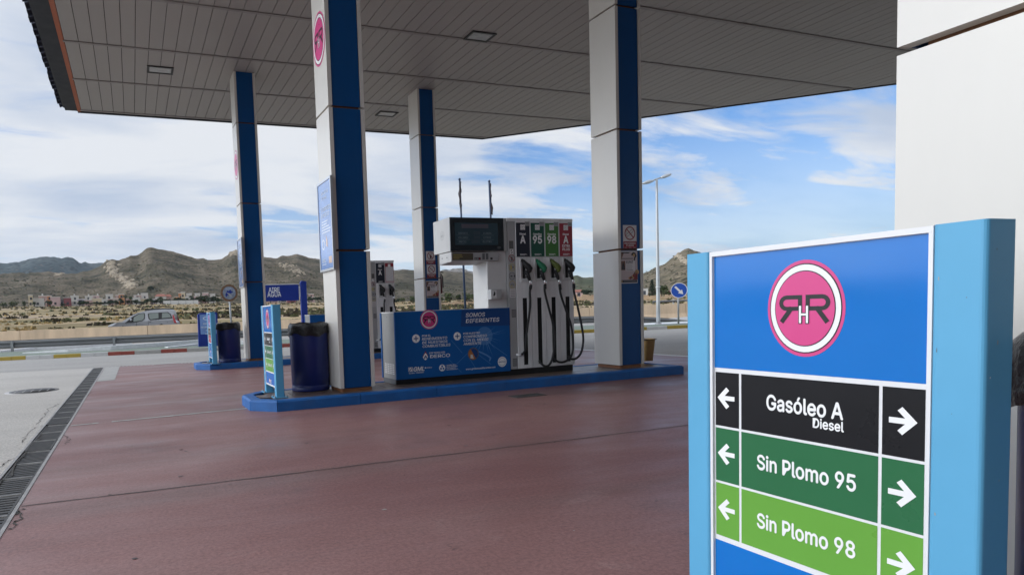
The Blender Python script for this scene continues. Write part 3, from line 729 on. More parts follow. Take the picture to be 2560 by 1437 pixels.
# ---------------------------------------------------------------- pump islands
def island(Y0, label, x1=7.45):
    # Y0 is the front edge
    t = thing('pump_island', label, 'kerb island', (1.3, Y0, 0), 'raised pump islands')
    W = 1.10; h = .124
    def outline(i):
        a = .27
        return [(1.46+i*.41, Y0+i), (x1-i, Y0+i), (x1-i, Y0+W-i), (1.46+i*.41, Y0+W-i), (1.20+i, Y0+W-a-i*.41), (1.20+i, Y0+a+i*.41)]
    O = outline(0); I = outline(.13); T = outline(.02)
    def kseg(a, b, c, d, e, f):    # outer edge a-b, inner d-c, top outer e-f
        mb.add([(*a, 0), (*b, 0), (*c, 0), (*d, 0), (*a, h-.02), (*b, h-.02), (*f, h), (*e, h), (*c, h), (*d, h)],
               [(0, 1, 5, 4), (4, 5, 6, 7), (7, 6, 8, 9), (3, 2, 1, 0), (1, 2, 8, 6, 5), (3, 0, 4, 7, 9), (2, 3, 9, 8)], 'kerb_blue')
    mb = MB(); n = len(O)
    L2 = lambda p, q, s: (p[0]+(q[0]-p[0])*s, p[1]+(q[1]-p[1])*s)
    for i in range(n):
        j = (i+1) % n; ln = math.dist(O[i], O[j]); k = max(1, round(ln/.95)) if ln > 1 else (2 if ln > .45 else 1)
        for s in range(k):
            e = .0035/ln; a, b = s/k+e, (s+1)/k-e
            kseg(L2(O[i], O[j], a), L2(O[i], O[j], b), L2(I[i], I[j], b), L2(I[i], I[j], a), L2(T[i], T[j], a), L2(T[i], T[j], b))
    mb.build('kerb', t)
    mb = MB(); Q = outline(.134)
    mb.add([(x, y, .05) for x, y in Q], [tuple(range(n))], 'crack')
    # tiles
    y = Y0+.135; rows = 3; tw = (W-.27)/rows
    for r_ in range(rows):
        x = 1.49 if r_ != 1 else 1.345
        while x < x1-.135-.05:
            x2 = min(x+.40, x1-.135); mb.box(x+.004, x2-.004, y+.004, y+tw-.004, .06, .120, 'paving'); x += .40
        y += tw
    mb.build('paving', t)
    return t
island(6.985, 'near blue-edged kerb island under the fuel pump numbered 5')
island(13.53, 'far blue-edged kerb island under the fuel pump numbered 7')
island(.52, 'blue-edged kerb island in the foreground under the large fuel sign')

# ---------------------------------------------------------------- logo
def r_letter(mb, fr, x, y, s, d, m, l):
    # one R of the emblem: stem at x, growing in direction d (+1 right, -1 left); s = letter height
    w = s*.155; P = []
    top, midv = y+s-w/2, y+s*.50
    bw = s*.80; r = (top-midv)/2
    P = [(x+d*w*.0, top), (x+d*(bw-r), top)]
    for i in range(1, 8):
        a = math.pi/2-math.pi*i/8; P.append((x+d*(bw-r+r*math.cos(a)), midv+r+r*math.sin(a)))
    P += [(x+d*(bw-r), midv), (x, midv)]
    mb.line(fr, P if d > 0 else P, w, l, m)
    mb.line(fr, [(x+d*w/2, y+s*.44), (x+d*w/2, y+s)], w, l+.0001, m)
    mb.line(fr, [(x+d*bw*.48, midv+w*.3), (x+d*bw*.98, y)], w*1.1, l+.0002, m)
def logo(mb, fr, x, y, r, l, step=.0012, sy=1.0):
    # pink disc with a white ring between thin black lines, mirrored R and R with a small white H
    def dd(rr, k, m): mb.disc(fr, x, y, rr, l+step*k, m, 48, rr*sy)
    dd(r, 0, 'pink'); dd(r*.93, 1, 'black_ink'); dd(r*.905, 2, 'white_ink'); dd(r*.785, 3, 'black_ink'); dd(r*.765, 4, 'pink')
    s = r*.70
    r_letter(mb, fr, x-r*.045, y-r*.35, s, -1, 'black_ink', l+step*5)
    r_letter(mb, fr, x+r*.045, y-r*.35, s, 1, 'black_ink', l+step*5)
    w = r*.055
    for ww, m, k in ((w*1.75, 'black_ink', 6), (w, 'white_ink', 7)):
        e = (ww-w)/2
        mb.line(fr, [(x-r*.09, y-r*.37-e), (x-r*.09, y+r*.07+e)], ww, l+step*k, m); mb.line(fr, [(x+r*.09, y-r*.37-e), (x+r*.09, y+r*.07+e)], ww, l+step*k, m)
        mb.line(fr, [(x-r*.09-e, y-r*.15), (x+r*.09+e, y-r*.15)], ww, l+step*(k+.3), m)

# ---------------------------------------------------------------- pillars
Z5, Z4, Z3, Z2, ZTOP = .167, 1.828, 3.513, 5.208, 6.268
PW, PD = .45, .529
def pillar(x, y, label, logo_on=False, bottom=True):
    t = thing('canopy_pillar', label, 'pillar', (x, y, .12), 'clad canopy pillars')
    x1, y1 = x+PW, y+PD
    mb = MB(); mb.box(x+.060, x1-.060, y+.052, y1-.052, .115, 6.3, 'brown_steel'); mb.box(x+.035, x1-.035, y+.03, y1-.03, .115, .158, 'brown_steel'); mb.build('steel_core', t)
    lv = (Z5, Z4, Z3, Z2, ZTOP); gp_ = .013; th = .004; rt = .048
    for k in range(4):
        z0 = lv[k]+(gp_ if k else 0); z1 = lv[k+1]-(gp_ if k < 3 else 0)
        for sd in (0, 1):
            mb = MB()
            if sd == 0: P = [(x, y1), (x, y), (x+rt, y), (x+rt, y+th), (x+th, y+th), (x+th, y1-th), (x+rt, y1-th), (x+rt, y1)]
            else: P = [(x1, y), (x1, y1), (x1-rt, y1), (x1-rt, y1-th), (x1-th, y1-th), (x1-th, y+th), (x1-rt, y+th), (x1-rt, y)]
            mb.prism(P, z0, z1, 'white_panel')
            xa, xb = (x+th, x+.050) if sd == 0 else (x1-.050, x1-th)
            for za, zb in ((z0+.0005, z0+.003), (z1-.003, z1-.0005)): mb.box(xa, xb, y+th+.001, y1-th-.001, za, zb, 'white_panel')
            mb.build('white_panel', t)
        for ya, yb in ((y+.012, y+.020), (y1-.020, y1-.012)):
            mb = MB(); mb.box(x+rt+.003, x1-rt-.003, ya, yb, z0, z1, 'blue_panel'); mb.build('blue_panel', t)
    if logo_on:
        mb = MB(); fr = Fr((x, y+PD/2, 4.376), (0, -1, 0)); logo(mb, fr, 0, 0, .262, .002, .0007, 1.18); mb.build('emblem', t)
    return t
PN = pillar(2.3035, 7.2636, 'white and blue clad canopy pillar beside the near blue litter bin, with pink emblem', True)
PR = pillar(6.538, 7.2636, 'white and blue clad canopy pillar at the right end of the near island, by the yellow bucket')
PF = pillar(2.3035, 13.8074, 'white and blue clad canopy pillar on the far island beside the far litter bin, with small pink emblem', True)
PM = pillar(6.575, 13.8074, 'white and blue clad canopy pillar seen behind the pump head, with two round prohibition signs')
PWp = pillar(2.3035, .796, 'big white clad pillar right behind the large foreground fuel sign')

# ---------------------------------------------------------------- canopy
CZ = 6.27
cano = thing('canopy', 'large flat station canopy with grey plank ceiling and dark tiled roof edge', 'canopy', (9, 6, CZ))
def back_y(x): return 17.30 if x < 10.4 else 17.30-(x-10.4)*.862
XL, XR, YF = -.875, 24.0, -9.0
mb = MB(); x = XL; W_ = .2455
mb.add([(XL, YF, CZ+.03), (XR, YF, CZ+.03), (XR, back_y(XR), CZ+.03), (10.4, 17.3, CZ+.03), (XL, 17.3, CZ+.03)], [(4, 3, 2, 1, 0)], 'soffit_gap')
rg = random.Random(3)
while x < XR-W_:
    a, b = x+.005, x+W_-.006; dz = rg.uniform(-.0015, .0015)
    ya, yb = back_y(a), back_y(b)
    V = [(a, YF, CZ+dz), (b, YF, CZ+dz), (b, yb, CZ+dz), (a, ya, CZ+dz), (a, YF, CZ+.028), (b, YF, CZ+.028), (b, yb, CZ+.028), (a, ya, CZ+.028)]
    mb.add(V, [(3, 2, 1, 0), (0, 4, 7, 3), (2, 6, 5, 1), (3, 7, 6, 2)], 'soffit'); x += W_
mb.build('ceiling', cano)
for yb in (17.2, 15.07, 13.12, 11.1, 9.08, 7.06, 5.04, 3.02, 1.0, -1, -3, -5, -7):
    xe = XR if yb < 5.5 else (10.4+(17.30-yb)/.862 if yb < 17.25 else 10.4)
    mb = MB(); mb.box(XL-.02, xe-.03, yb-.035, yb+.035, CZ-.016, CZ-.003, 'batten'); mb.build('batten', cano)
mb = MB(); mb.box(XL-.085, XL-.004, YF, 17.34, CZ-.004, CZ+.20, 'orange_trim'); mb.build('orange_trim', cano)
mb = MB(); P = [(XL-.085, 17.42), (XL-.085, 17.335), (10.44, 17.335), (XR, back_y(XR)+.03), (XR, back_y(XR)+.12), (10.46, 17.42)]
mb.prism(P[::-1], CZ-.012, CZ+.25, 'eave_dark'); mb.build('gutter', cano)
# tiled hip roof with overhanging tile ends on the left
mb = MB(); zl = CZ+.17
mb.add([(-1.30, 17.6, zl), (-1.30, -9.4, zl), (3.2, -5, zl+1.75), (3.2, 13.2, zl+1.75)], [(3, 2, 1, 0)], 'roof_tile')
mb.add([(-1.30, 17.6, zl), (3.2, 13.2, zl+1.75), (8.6, 13.2, zl+1.75), (10.6, 17.75, zl)], [(0, 1, 2, 3)], 'roof_tile')
mb.add([(10.6, 17.75, zl), (8.6, 13.2, zl+1.75), (20, 3.4, zl+1.75), (24.4, 5.9, zl)], [(0, 1, 2, 3)], 'roof_tile')
mb.add([(3.2, -5, zl+1.75), (20, -5, zl+1.75), (20, 3.4, zl+1.75), (8.6, 13.2, zl+1.75), (3.2, 13.2, zl+1.75)], [(0, 1, 2, 3, 4)], 'roof_tile')
mb.add([(-1.30, 17.60, zl-.02), (-1.30, -9.4, zl-.02), (-.962, -9.4, CZ+.02), (-.962, 17.40, CZ+.02)], [(0, 1, 2, 3)], 'eave_dark')
mb.box(-1.24, -.962, -9.4, 17.36, CZ+.015, CZ+.06, 'eave_dark')
mb.build('tiled_roof', cano)
mb = MB(); y = -9.3; k = 0
rg = random.Random(4)
while y < 17.6:
    off = rg.uniform(-.015, .015)
    for q in range(3):
        x0 = -1.38+q*.36+off; z0 = zl-.045+q*.133
        V = []; n = 7
        for xx, zz in ((x0, z0), (x0+.44, z0+.162)):
            for i in range(n):
                a = math.pi*i/(n-1); V.append((xx, y-.115*math.cos(a), zz+.085*math.sin(a)))
        mb.add(V, [(i, i+1, n+i+1, n+i) for i in range(n-1)]+[tuple(range(n-1, -1, -1))], 'roof_tile')
    y += .262; k += 1
mb.build('tile_ends', cano)

def ceiling_light(x, y, label):
    t = thing('ceiling_light', label, 'ceiling light', (x, y, CZ), 'lights set in the canopy ceiling')
    mb = MB(); w, d = .26, .19
    mb.box(x-w, x+w, y-d, y-d+.045, CZ-.022, CZ-.004, 'lamp_frame'); mb.box(x-w, x+w, y+d-.045, y+d, CZ-.022, CZ-.004, 'lamp_frame')
    mb.box(x-w, x-w+.045, y-d+.045, y+d-.045, CZ-.022, CZ-.004, 'lamp_frame'); mb.box(x+w-.045, x+w, y-d+.045, y+d-.045, CZ-.022, CZ-.004, 'lamp_frame'); mb.build('frame', t)
    mb = MB(); mb.box(x-w+.045, x+w-.045, y-d+.045, y+d-.045, CZ-.012, CZ-.006, 'lamp_lens'); mb.build('lens', t)
ceiling_light(.845, 14.11, 'small rectangular ceiling light left of all the pillars, near the roof edge')
ceiling_light(6.56, 10.90, 'rectangular ceiling light high between the two near pillars')
ceiling_light(6.59, 15.74, 'rectangular ceiling light beside the top of the pillar behind the pump')
# ---------------------------------------------------------------- fuel signs
def fuel_sign(X, Yf, zb, label, rows, big=False, tilt=0.):
    # stands on z = zb; Yf front post face, the graphic looks to -X; measured on the large sign
    t = thing('fuel_sign', label, 'sign', (X, Yf, zb), 'fuel signs on the island ends')
    Y0 = Yf; Yl = Yf+.695; T = .098; zt = 1.207
    for ya, yb in ((Yf, Yf+.088), (Yf+.618, Yf+.695)):
        mb = MB(); mb.rbox(X, X+T, ya, yb, zb+.012, zt, .010, 'light_blue', 4); mb.build('post', t)
        mb = MB(); yc = (ya+yb)/2
        mb.box(X-.035, X+T+.035, yc-.085, yc+.085, zb, zb+.010, 'light_blue')
        for dx in (-.022, T+.022):
            for dy in (-.068, .068): mb.lathe((X+dx, yc+dy, zb+.010), [(.011, 0), (.011, .009), (.006, .009), (.006, .02)], 'galv', 6, False)
        mb.build('base_plate', t)
    ya, yb = Yf+.0885, Yf+.6175
    zB = .235
    mb = MB(); mb.box(X+.012, X+T-.012, ya, yb, zB, zt-.002, 'frame_white')
    # raised rim of the frame
    mb.box(X+.004, X+.013, ya, yb, zt-.014, zt-.001, 'frame_white'); mb.box(X+.004, X+.013, ya, yb, zB, zB+.012, 'frame_white')
    mb.box(X+.004, X+.013, ya, ya+.008, zB+.012, zt-.014, 'frame_white'); mb.box(X+.004, X+.013, yb-.008, yb, zB+.012, zt-.014, 'frame_white'); mb.build('frame', t)
    fr = Fr((X+.012, Yl, 0), (0, -1, 0))      # x = distance from the rear (left) end
    mb = MB(); st = .0006
    L_, Rr = .0865, .597
    mb.rect(fr, L_, Rr, .884, 1.192, st, 'sign_blue')
    logo(mb, fr, .341, 1.0445, .0945 if not big else .0945, st*2, .0005, 1.24)
    zr = .872; h = .1505; gap = .0065
    for kind in rows:
        m = {'a': 'row_black', '95': 'row_green', '98': 'row_light_green', 'b': 'row_red'}[kind]
        for x0, x1 in ((L_+.003, .1625), (.1695, .5065), (.5135, Rr-.003)): mb.rect(fr, x0, x1, zr-h, zr, st, m)
        zc = zr-h/2+.004
        for (xt, d) in ((.0985, 1), (.578, -1)):
            s_ = .026
            mb.line(fr, [(xt+d*.030, zc+s_), (xt+d*.006, zc), (xt+d*.030, zc-s_)], .0125, st*2, 'white_ink'); mb.line(fr, [(xt+d*.008, zc), (xt+d*.051, zc)], .0125, st*2.2, 'white_ink')
        if kind == 'a':
            mb.text(fr, 'Gasóleo A', .2435, zr-.086, .0375, 'white_ink', st*2, .188, .022)
            mb.text(fr, 'Diesel', .3630, zr-.1145, .0225, 'white_ink', st*2, .0705, .022)
        elif kind == 'b':
            mb.text(fr, 'Diesel A', .26, zr-.075, .034, 'white_ink', st*2, .16, .018); mb.text(fr, 'EXTRA PLUS', .27, zr-.115, .020, 'white_ink', st*2, .14, .018)
        else: mb.text(fr, 'Sin Plomo '+kind, .217, zr-.091, .0375, 'white_ink', st*2, .2435, .022)
        zr -= h+gap
    mb.rect(fr, L_, Rr, zB+.016, zr-.008, st, 'sign_blue')
    zc = (zB+zr)/2-.025
    mb.disc(fr, .30, zc, .022, st*2, 'pink'); mb.poly(fr, [(.262, zc+.02), (.288, zc+.02), (.288, zc-.012), (.275, zc-.026), (.262, zc-.012)], st*3, 'white_ink')
    mb.text(fr, 'gml', .315, zc-.012, .030, 'white_ink', st*2, .075, .02); mb.text(fr, 'PETRÓLEO', .315, zc-.028, .009, 'white_ink', st*2, .075, .02)
    mb.build('sign_panel', t)
    if big:
        mb = MB(); rg = random.Random(12); f1 = Fr((X+.01, Yf-.0003, 0), (1, 0, 0)); f2 = Fr((X-.0003, Yf+.08, 0), (0, -1, 0))
        for (fr_, xx, zz, w_, h_, m) in ((f1, .030, .972, .004, .012, 'sticker_grey'), (f1, .008, .905, .004, .004, 'white_ink'), (f1, .020, 1.15, .002, .006, 'grey_dark'), (f1, .055, 1.09, .002, .002, 'grey_dark'), (f1, .045, .70, .003, .004, 'sticker_grey'), (f2, .004, 1.10, .003, .008, 'sticker_grey'), (f2, .003, .955, .002, .012, 'grey_dark'), (f2, .005, .62, .003, .007, 'sticker_grey'), (f2, .050, 1.06, .002, .002, 'grey_dark'), (f2, .03, .83, .0015, .0015, 'grey_dark')):
            n = 7; mb.poly(fr_, [(xx+w_*rg.uniform(.6, 1.2)*math.cos(6.28*k/n)*.5, zz+h_*rg.uniform(.6, 1.2)*math.sin(6.28*k/n)*.5) for k in range(n)], .0002, m)
        mb.build('paint_chips', t)
    return t
fuel_sign(1.514, .715, .124, 'large light blue fuel price sign filling the right foreground, with three fuel rows', ('a', '95', '98'), True)
fuel_sign(1.512, 7.243, .124, 'light blue fuel sign beside the near blue bin, with three fuel rows seen edge-on', ('a', '95', '98'))
fuel_sign(1.512, 13.50, .124, 'small distant light blue fuel sign on the far island, with black and red rows', ('a', 'b'))

# ---------------------------------------------------------------- litter bins
def bin_(x, y, label, seed, droop=0.):
    t = thing('litter_bin', label, 'litter bin', (x, y, .124), 'blue litter bins with black bags')
    rg = random.Random(seed); z = .124
    prof = [(.200, .0), (.236, .0), (.240, .012), (.240, .06), (.236, .066), (.236, .078), (.240, .084), (.243, .70), (.243, .80), (.23, .80), (.22, .60)]
    mb = MB(); mb.lathe((x, y, z), prof, 'dark_blue', 40, True, lambda a, q: .004*math.sin(a*16) if .1 < q < .7 else 0); mb.build('body', t)
    ph = [rg.uniform(0, 6.28) for _ in range(6)]
    def wob(a, q):
        return .016*math.sin(3*a+ph[0]+q*9)+.012*math.sin(7*a+ph[1]-q*20)+.010*math.sin(13*a+ph[2]+q*31)+.006*math.sin(23*a+ph[3])
    P = []
    lo = lambda a: .70+droop*max(0, math.cos(a-.2))+.018*math.sin(3*a+ph[4])+.010*math.sin(8*a+ph[5])
    seg = 56; V = []; rings = 7
    for j in range(rings):
        f = j/(rings-1)
        for k in range(seg):
            a = 2*math.pi*k/seg; q = lo(a)+(.845-lo(a))*f
            r = .249+.012*math.sin(f*math.pi)+(.010 if f < .2 else 0)-(.012 if f > .9 else 0); r *= 1+wob(a, q)*.9
            V.append((x+r*math.cos(a), y+r*math.sin(a), z+q))
    for (r0, q) in ((.225, .846), (.205, .80), (.17, .70), (.0, .66)):
        for k in range(seg):
            a = 2*math.pi*k/seg; r = r0*(1+wob(a, q)*.8); V.append((x+r*math.cos(a), y+r*math.sin(a), z+q+.012*math.sin(5*a+ph[1])))
    n = rings+4
    mb = MB(); mb.add(V, [(i*seg+k, i*seg+(k+1) % seg, (i+1)*seg+(k+1) % seg, (i+1)*seg+k) for i in range(n-1) for k in range(seg)], 'bag_black', True); mb.build('liner_bag', t)
    return t
bin_(2.075, 7.79, 'dark blue litter bin with black bag at the left foot of the near pillar', 1)
bin_(1.935, 13.98, 'dark blue litter bin with drooping black bag beside the far small fuel sign', 2, -.05)
bin_(2.035, .63, 'dark blue litter bin half hidden behind the large foreground sign, at the right edge', 3)
mb = MB(); V = []; seg = 28
ph = [1.2, 4.1, .3]
for j in range(9):
    f = j/8
    for k in range(seg):
        a = 2*math.pi*k/seg; r = (.15*math.cos(f*math.pi/2)+.002)*(1+.07*math.sin(3*a+ph[0]+f*3)+.05*math.sin(6*a+ph[1]+f*5))
        V.append((r*math.cos(a), r*math.sin(a), .135*math.sin(f*math.pi/2)*(1+.06*math.sin(2*a+ph[2]))))
mb.add(V, [(j*seg+k, j*seg+(k+1) % seg, (j+1)*seg+(k+1) % seg, (j+1)*seg+k) for j in range(8) for k in range(seg)]+[tuple(range(seg-1, -1, -1))], 'bag_grey', True)
o = mb.build('rubbish_bag'); o.location = (1.985, .705, .905); tag(o, 'grey plastic rubbish bag bulging from the bin at the right edge', 'bag')

# ---------------------------------------------------------------- bucket by the right pillar
t = thing('bucket', 'yellow-brown square cleaning bucket beside the right near pillar', 'bucket', (7.68, 7.92, .124))
bx, by = 7.67, 7.94
mb = MB(); V = []
for z, w in ((0, .095), (.33, .128), (.345, .137), (.352, .137), (.352, .122), (.03, .088)):
    for i in range(16):
        a = 2*math.pi*(i+.5)/16; c, s = math.cos(a), math.sin(a); k = 1/max(abs(c), abs(s))**.55
        V.append((bx+w*c*k, by+w*s*k, .124+z))
mb.add(V, [(j*16+i, j*16+(i+1) % 16, (j+1)*16+(i+1) % 16, (j+1)*16+i) for j in range(5) for i in range(16)]+[tuple(range(15, -1, -1)), tuple(80+i for i in range(16))], 'bucket', True); mb.build('body', t)
mb = MB(); mb.tube([(bx-.15, by, .455), (bx-.10, by-.13, .468), (bx, by-.165, .470), (bx+.10, by-.13, .474), (bx+.155, by, .462)], .006, 'black', 6); mb.build('handle', t)
mb = MB(); mb.box(bx-.145, bx-.03, by-.12, by+.12, .462, .475, 'black'); mb.build('wringer', t)

# ---------------------------------------------------------------- fuel pumps
def nozzle(p, x, Yf, m):
    # the pistol hangs in its holster: hooded body, lever guard, swivel
    mb = MB(); y = Yf
    mb.tube([(x+.055, y+.01, 1.715), (x+.060, y-.020, 1.690), (x+.075, y-.045, 1.655), (x+.105, y-.065, 1.615), (x+.128, y-.072, 1.585), (x+.122, y-.066, 1.555), (x+.108, y-.055, 1.535)],
            [.016, .024, .034, .043, .040, .034, .022], m, 12)
    mb.build('nozzle_cover', p)
    mb = MB(); mb.tube([(x+.085, y-.05, 1.56), (x+.105, y-.058, 1.50), (x+.125, y-.062, 1.44), (x+.133, y-.064, 1.425)], [.026, .025, .022, .016], 'rubber', 10)
    mb.tube([(x+.075, y-.045, 1.565), (x+.062, y-.035, 1.52), (x+.066, y-.035, 1.475), (x+.10, y-.05, 1.468)], .008, 'rubber', 6); mb.build('grip', p)
    mb = MB(); mb.tube([(x+.133, y-.064, 1.43), (x+.137, y-.065, 1.405), (x+.141, y-.066, 1.38), (x+.144, y-.067, 1.355)], [.017, .021, .018, .016], 'chrome', 10); mb.build('swivel', p)
def catmull(P, n=8):
    P = [Vector(p) for p in P]; Q = [P[0]*2-P[1]]+P+[P[-1]*2-P[-2]]; out = []
    for i in range(1, len(Q)-2):
        for k in range(n):
            t = k/n; a, b, c, d = Q[i-1:i+3]
            out.append(.5*((2*b)+(c-a)*t+(2*a-5*b+4*c-d)*t*t+(3*b-a-3*c+d)*t**3))
    return out+[P[-1]]
HOSES = [[(.145, 1.36), (.163, 1.264), (.160, 1.134), (.142, .973), (.110, .812), (.078, .619), (.064, .46), (.040, .40)],
         [(.140, 1.36), (.165, 1.257), (.210, 1.044), (.272, .795), (.287, .546), (.250, .333), (.190, .232), (.121, .234), (.095, .30)],
         [(.148, 1.36), (.190, 1.218), (.268, .984), (.345, .748), (.363, .479), (.323, .330), (.230, .269), (.141, .266), (.112, .31)],
         [(.148, 1.36), (.180, 1.244), (.232, 1.009), (.285, .739), (.302, .553), (.266, .386), (.193, .306), (.121, .294), (.100, .33)]]
def pump(Yf, xc0, xs, bays, num, label, D=.47, full=True):
    # xc0: left end of the low cabinet, xs: left edge of the service strip
    t = thing('fuel_pump', label, 'fuel pump', (xs, Yf, .124), 'fuel pumps on the islands')
    Yb = Yf+D; bw = .2395; xb = xs+.118; xe = xb+bw*len(bays)
    zb, zc, zt = .190, 1.062, 2.285
    mb = MB(); mb.box(xc0+.012, xe-.01, Yf+.025, Yb-.025, .12, zb+.02, 'black'); mb.build('plinth', t)
    # low cabinet: end sheet, blue fronts
    mb = MB(); mb.rbox(xc0, xs, Yf+.022, Yb-.022, zb, zc-.012, .012, 'cab_end', 3)
    frE = Fr((xc0, Yb-.02, 0), (0, -1, 0))
    for c in range(4):
        for r_ in range(6): mb.poly(frE, [(.075+c*.085, .375-r_*.024), (.135+c*.085, .372-r_*.024), (.135+c*.085, .383-r_*.024), (.075+c*.085, .386-r_*.024)], .0012, 'white_ink')
    mb.disc(frE, .20, 1.0, .008, .001, 'black', 12)
    mb.box(xc0-.002, xc0+.003, Yf+.02, Yb-.02, .124, zb, 'grey_dark'); mb.build('cabinet', t)
    mb = MB(); mb.box(xc0-.004, xs, Yf+.01, Yb-.01, zc-.012, zc+.006, 'pale_grey'); mb.build('cabinet_top', t)
    mb = MB(); mb.rbox(xc0-.012, xs-.002, Yb-.024, Yb+.012, zb-.01, zc-.004, .010, 'cab_blue', 3); mb.build('rear_panel', t)
    mb = MB(); mb.rbox(xc0-.002, xs-.002, Yf-.010, Yf+.022, zb-.002, zc, .008, 'cab_blue', 3)
    fr = Fr((0, Yf-.0105, 0), (1, 0, 0)); o = xc0-3.152; s = .0004
    def TX(st, x, y, h, w, l=3, m='white_ink', b=.02, sh=0.): mb.text(fr, st, x+o, y, h, m, s*l, w, b, sh)
    if full:
        # burst of light behind the slogan
        cx, cy = 4.47+o, .692
        rg = random.Random(2)
        mb.disc(fr, cx, cy, .125, s*1.0, 'cab_glow', 30)
        for k in range(22):
            a = 2*math.pi*k/22+rg.uniform(-.1, .1); ln = rg.uniform(.14, .36); wd = rg.uniform(.003, .007); ca, sa = math.cos(a), math.sin(a)
            x2, y2 = cx+ln*ca, cy+ln*sa
            if xc0+.02 < x2 < xs-.02 and zb+.02 < y2 < .83: mb.poly(fr, [(cx+.03*ca-wd*sa, cy+.03*sa+wd*ca), (x2, y2), (cx+.03*ca+wd*sa, cy+.03*sa-wd*ca)] if False else [(cx+.05*ca+wd*sa, cy+.05*sa-wd*ca), (x2, y2), (cx+.05*ca-wd*sa, cy+.05*sa+wd*ca)], s*1.5, 'cab_ray')
        for (a, b) in (((3.96, .66), (4.12, .48)), ((3.88, .44), (4.10, .22)), ((4.02, .33), (4.20, .47)), ((4.20, .44), (4.32, .26)), ((4.33, .47), (4.56, .30)), ((4.50, .62), (4.82, .40))):
            mb.line(fr, [(a[0]+o, a[1]), (b[0]+o, b[1])], .005, s*1.2, 'cab_ray')
        mb.poly(fr, [(4.11+o, .836), (xs-.003, .818), (xs-.003, 1.058), (4.128+o, 1.058)], s*1.8, 'cab_deep')
        TX('SOMOS', 4.187, .958, .052, .292, 4, b=.010, sh=.18); TX('DIFERENTES', 4.187, .880, .052, .515, 4, b=.010, sh=.18)
        for (x, y) in ((3.444, .709), (4.051, .709)):
            mb.disc(fr, x+o, y, .055, s*3, 'white_ink', 32); mb.line(fr, [(x-.033+o, y), (x+.033+o, y)], .013, s*4, 'cab_deep'); mb.line(fr, [(x+o, y-.033), (x+o, y+.033)], .013, s*4.3, 'cab_deep')
        TX('POR EL', 3.530, .727, .024, .128, sh=.18, b=.016); TX('RENDIMIENTO', 3.530, .681, .033, .365, sh=.18, b=.010); TX('DE NUESTROS', 3.532, .633, .033, .366, sh=.18, b=.010); TX('COMBUSTIBLES', 3.533, .585, .033, .407, sh=.18, b=.010)
        TX('POR NUESTRO', 4.142, .727, .023, .255, sh=.18, b=.016); TX('COMPROMISO', 4.142, .679, .033, .36, sh=.18, b=.010); TX('CON EL MEDIO', 4.142, .630, .033, .38, sh=.18, b=.010); TX('AMBIENTE', 4.142, .583, .033, .268, sh=.18, b=.010)
        TX('CON TECNOLOGÍA', 3.625, .498, .020, .236, sh=.18); TX('DERCO', 3.640, .442, .042, .292, b=.016)
        mb.poly(fr, [(3.531+o, .47), (3.545+o, .435), (3.570+o, .42), (3.597+o, .437), (3.61+o, .47), (3.597+o, .50), (3.574+o, .540), (3.55+o, .50)], s*3, 'ban_red')
        mb.poly(fr, [(3.534+o, .458), (3.547+o, .432), (3.570+o, .419), (3.595+o, .433), (3.608+o, .458), (3.594+o, .490), (3.572+o, .515), (3.552+o, .490)], s*4, 'white_ink'); TX('A', 3.547, .437, .042, .052, 5, 'cab_deep', .03)
        mb.line(fr, [(3.323+o, .285), (3.323+o, .335), (3.383+o, .335), (3.383+o, .285), (3.323+o, .285)], .006, s*3, 'white_ink'); mb.disc(fr, 3.353+o, .31, .022, s*3, 'white_ink', 20, .026); mb.line(fr, [(3.340+o, .292), (3.366+o, .328)], .010, s*4, 'cab_deep')
        TX('GML', 3.392, .283, .054, .155, b=.03, sh=.2); TX('GLOBAL TERRÁNEO', 3.325, .255, .014, .215, b=.02, sh=.15); mb.disc(fr, 3.566+o, .318, .010, s*3, 'white_ink', 14); TX('ADERCO', 3.58, .312, .012, .08)
        mb.disc(fr, 3.811+o, .301, .045, s*3, 'white_ink', 30)
        for a in (90, 210, 330): mb.disc(fr, 3.811+o+.021*math.cos(R(a)), .301+.021*math.sin(R(a)), .014, s*4, 'cab_blue', 16)
        for k, w_ in enumerate((.155, .175, .15, .175)): TX(('• AHORRO REAL', '• MENOS EMISIONES', '• POTENCIA', '• MANTENIMIENTO')[k], 3.864, .325-k*.020, .012, w_)
        TX('www.gmlsomosdiferentes.com', 4.166, .247, .022, .46, b=.02)
        mb.disc(fr, 4.286+o, .458, .085, s*3, 'grey_dark', 34); mb.disc(fr, 4.286+o, .458, .074, s*4, 'warm_orange', 34); mb.poly(fr, [(4.286+o+.073*math.cos(R(a)), .458+.073*math.sin(R(a))) for a in range(-60, 121, 12)], s*5, 'cab_deep'); mb.poly(fr, [(4.24+o, .40), (4.29+o, .395), (4.275+o, .45), (4.245+o, .45)], s*6, 'paper')
        mb.line(fr, [(4.37+o, .485), (4.42+o, .465), (4.50+o, .425), (4.555+o, .385), (4.535+o, .345)], .022, s*2.5, 'cab_ray')
        mb.disc(fr, 4.737+o, .322, .070, s*3, 'white_ink', 34); mb.ring(fr, 4.737+o, .322, .050, .054, s*4, 'cab_blue', 34); mb.rect(fr, 4.672+o, 4.802+o, .307, .337, s*4.5, 'white_ink'); TX('GARANTIZADO', 4.677, .314, .016, .12, 5, 'cab_deep')
    logo(mb, fr, 3.642+o, .949, .128 if full else .12, s*3, s, 1.0)
    mb.build('front_panel', t)
    # hydraulic tower
    mb = MB(); mb.box(xs, xe, Yf, Yb, zb+.015, zt-.042, 'grey_panel')
    mb.box(xe-.001, xe+.006, Yf+.012, Yb-.012, zb+.02, zt-.05, 'blue_panel'); mb.build('tower', t)
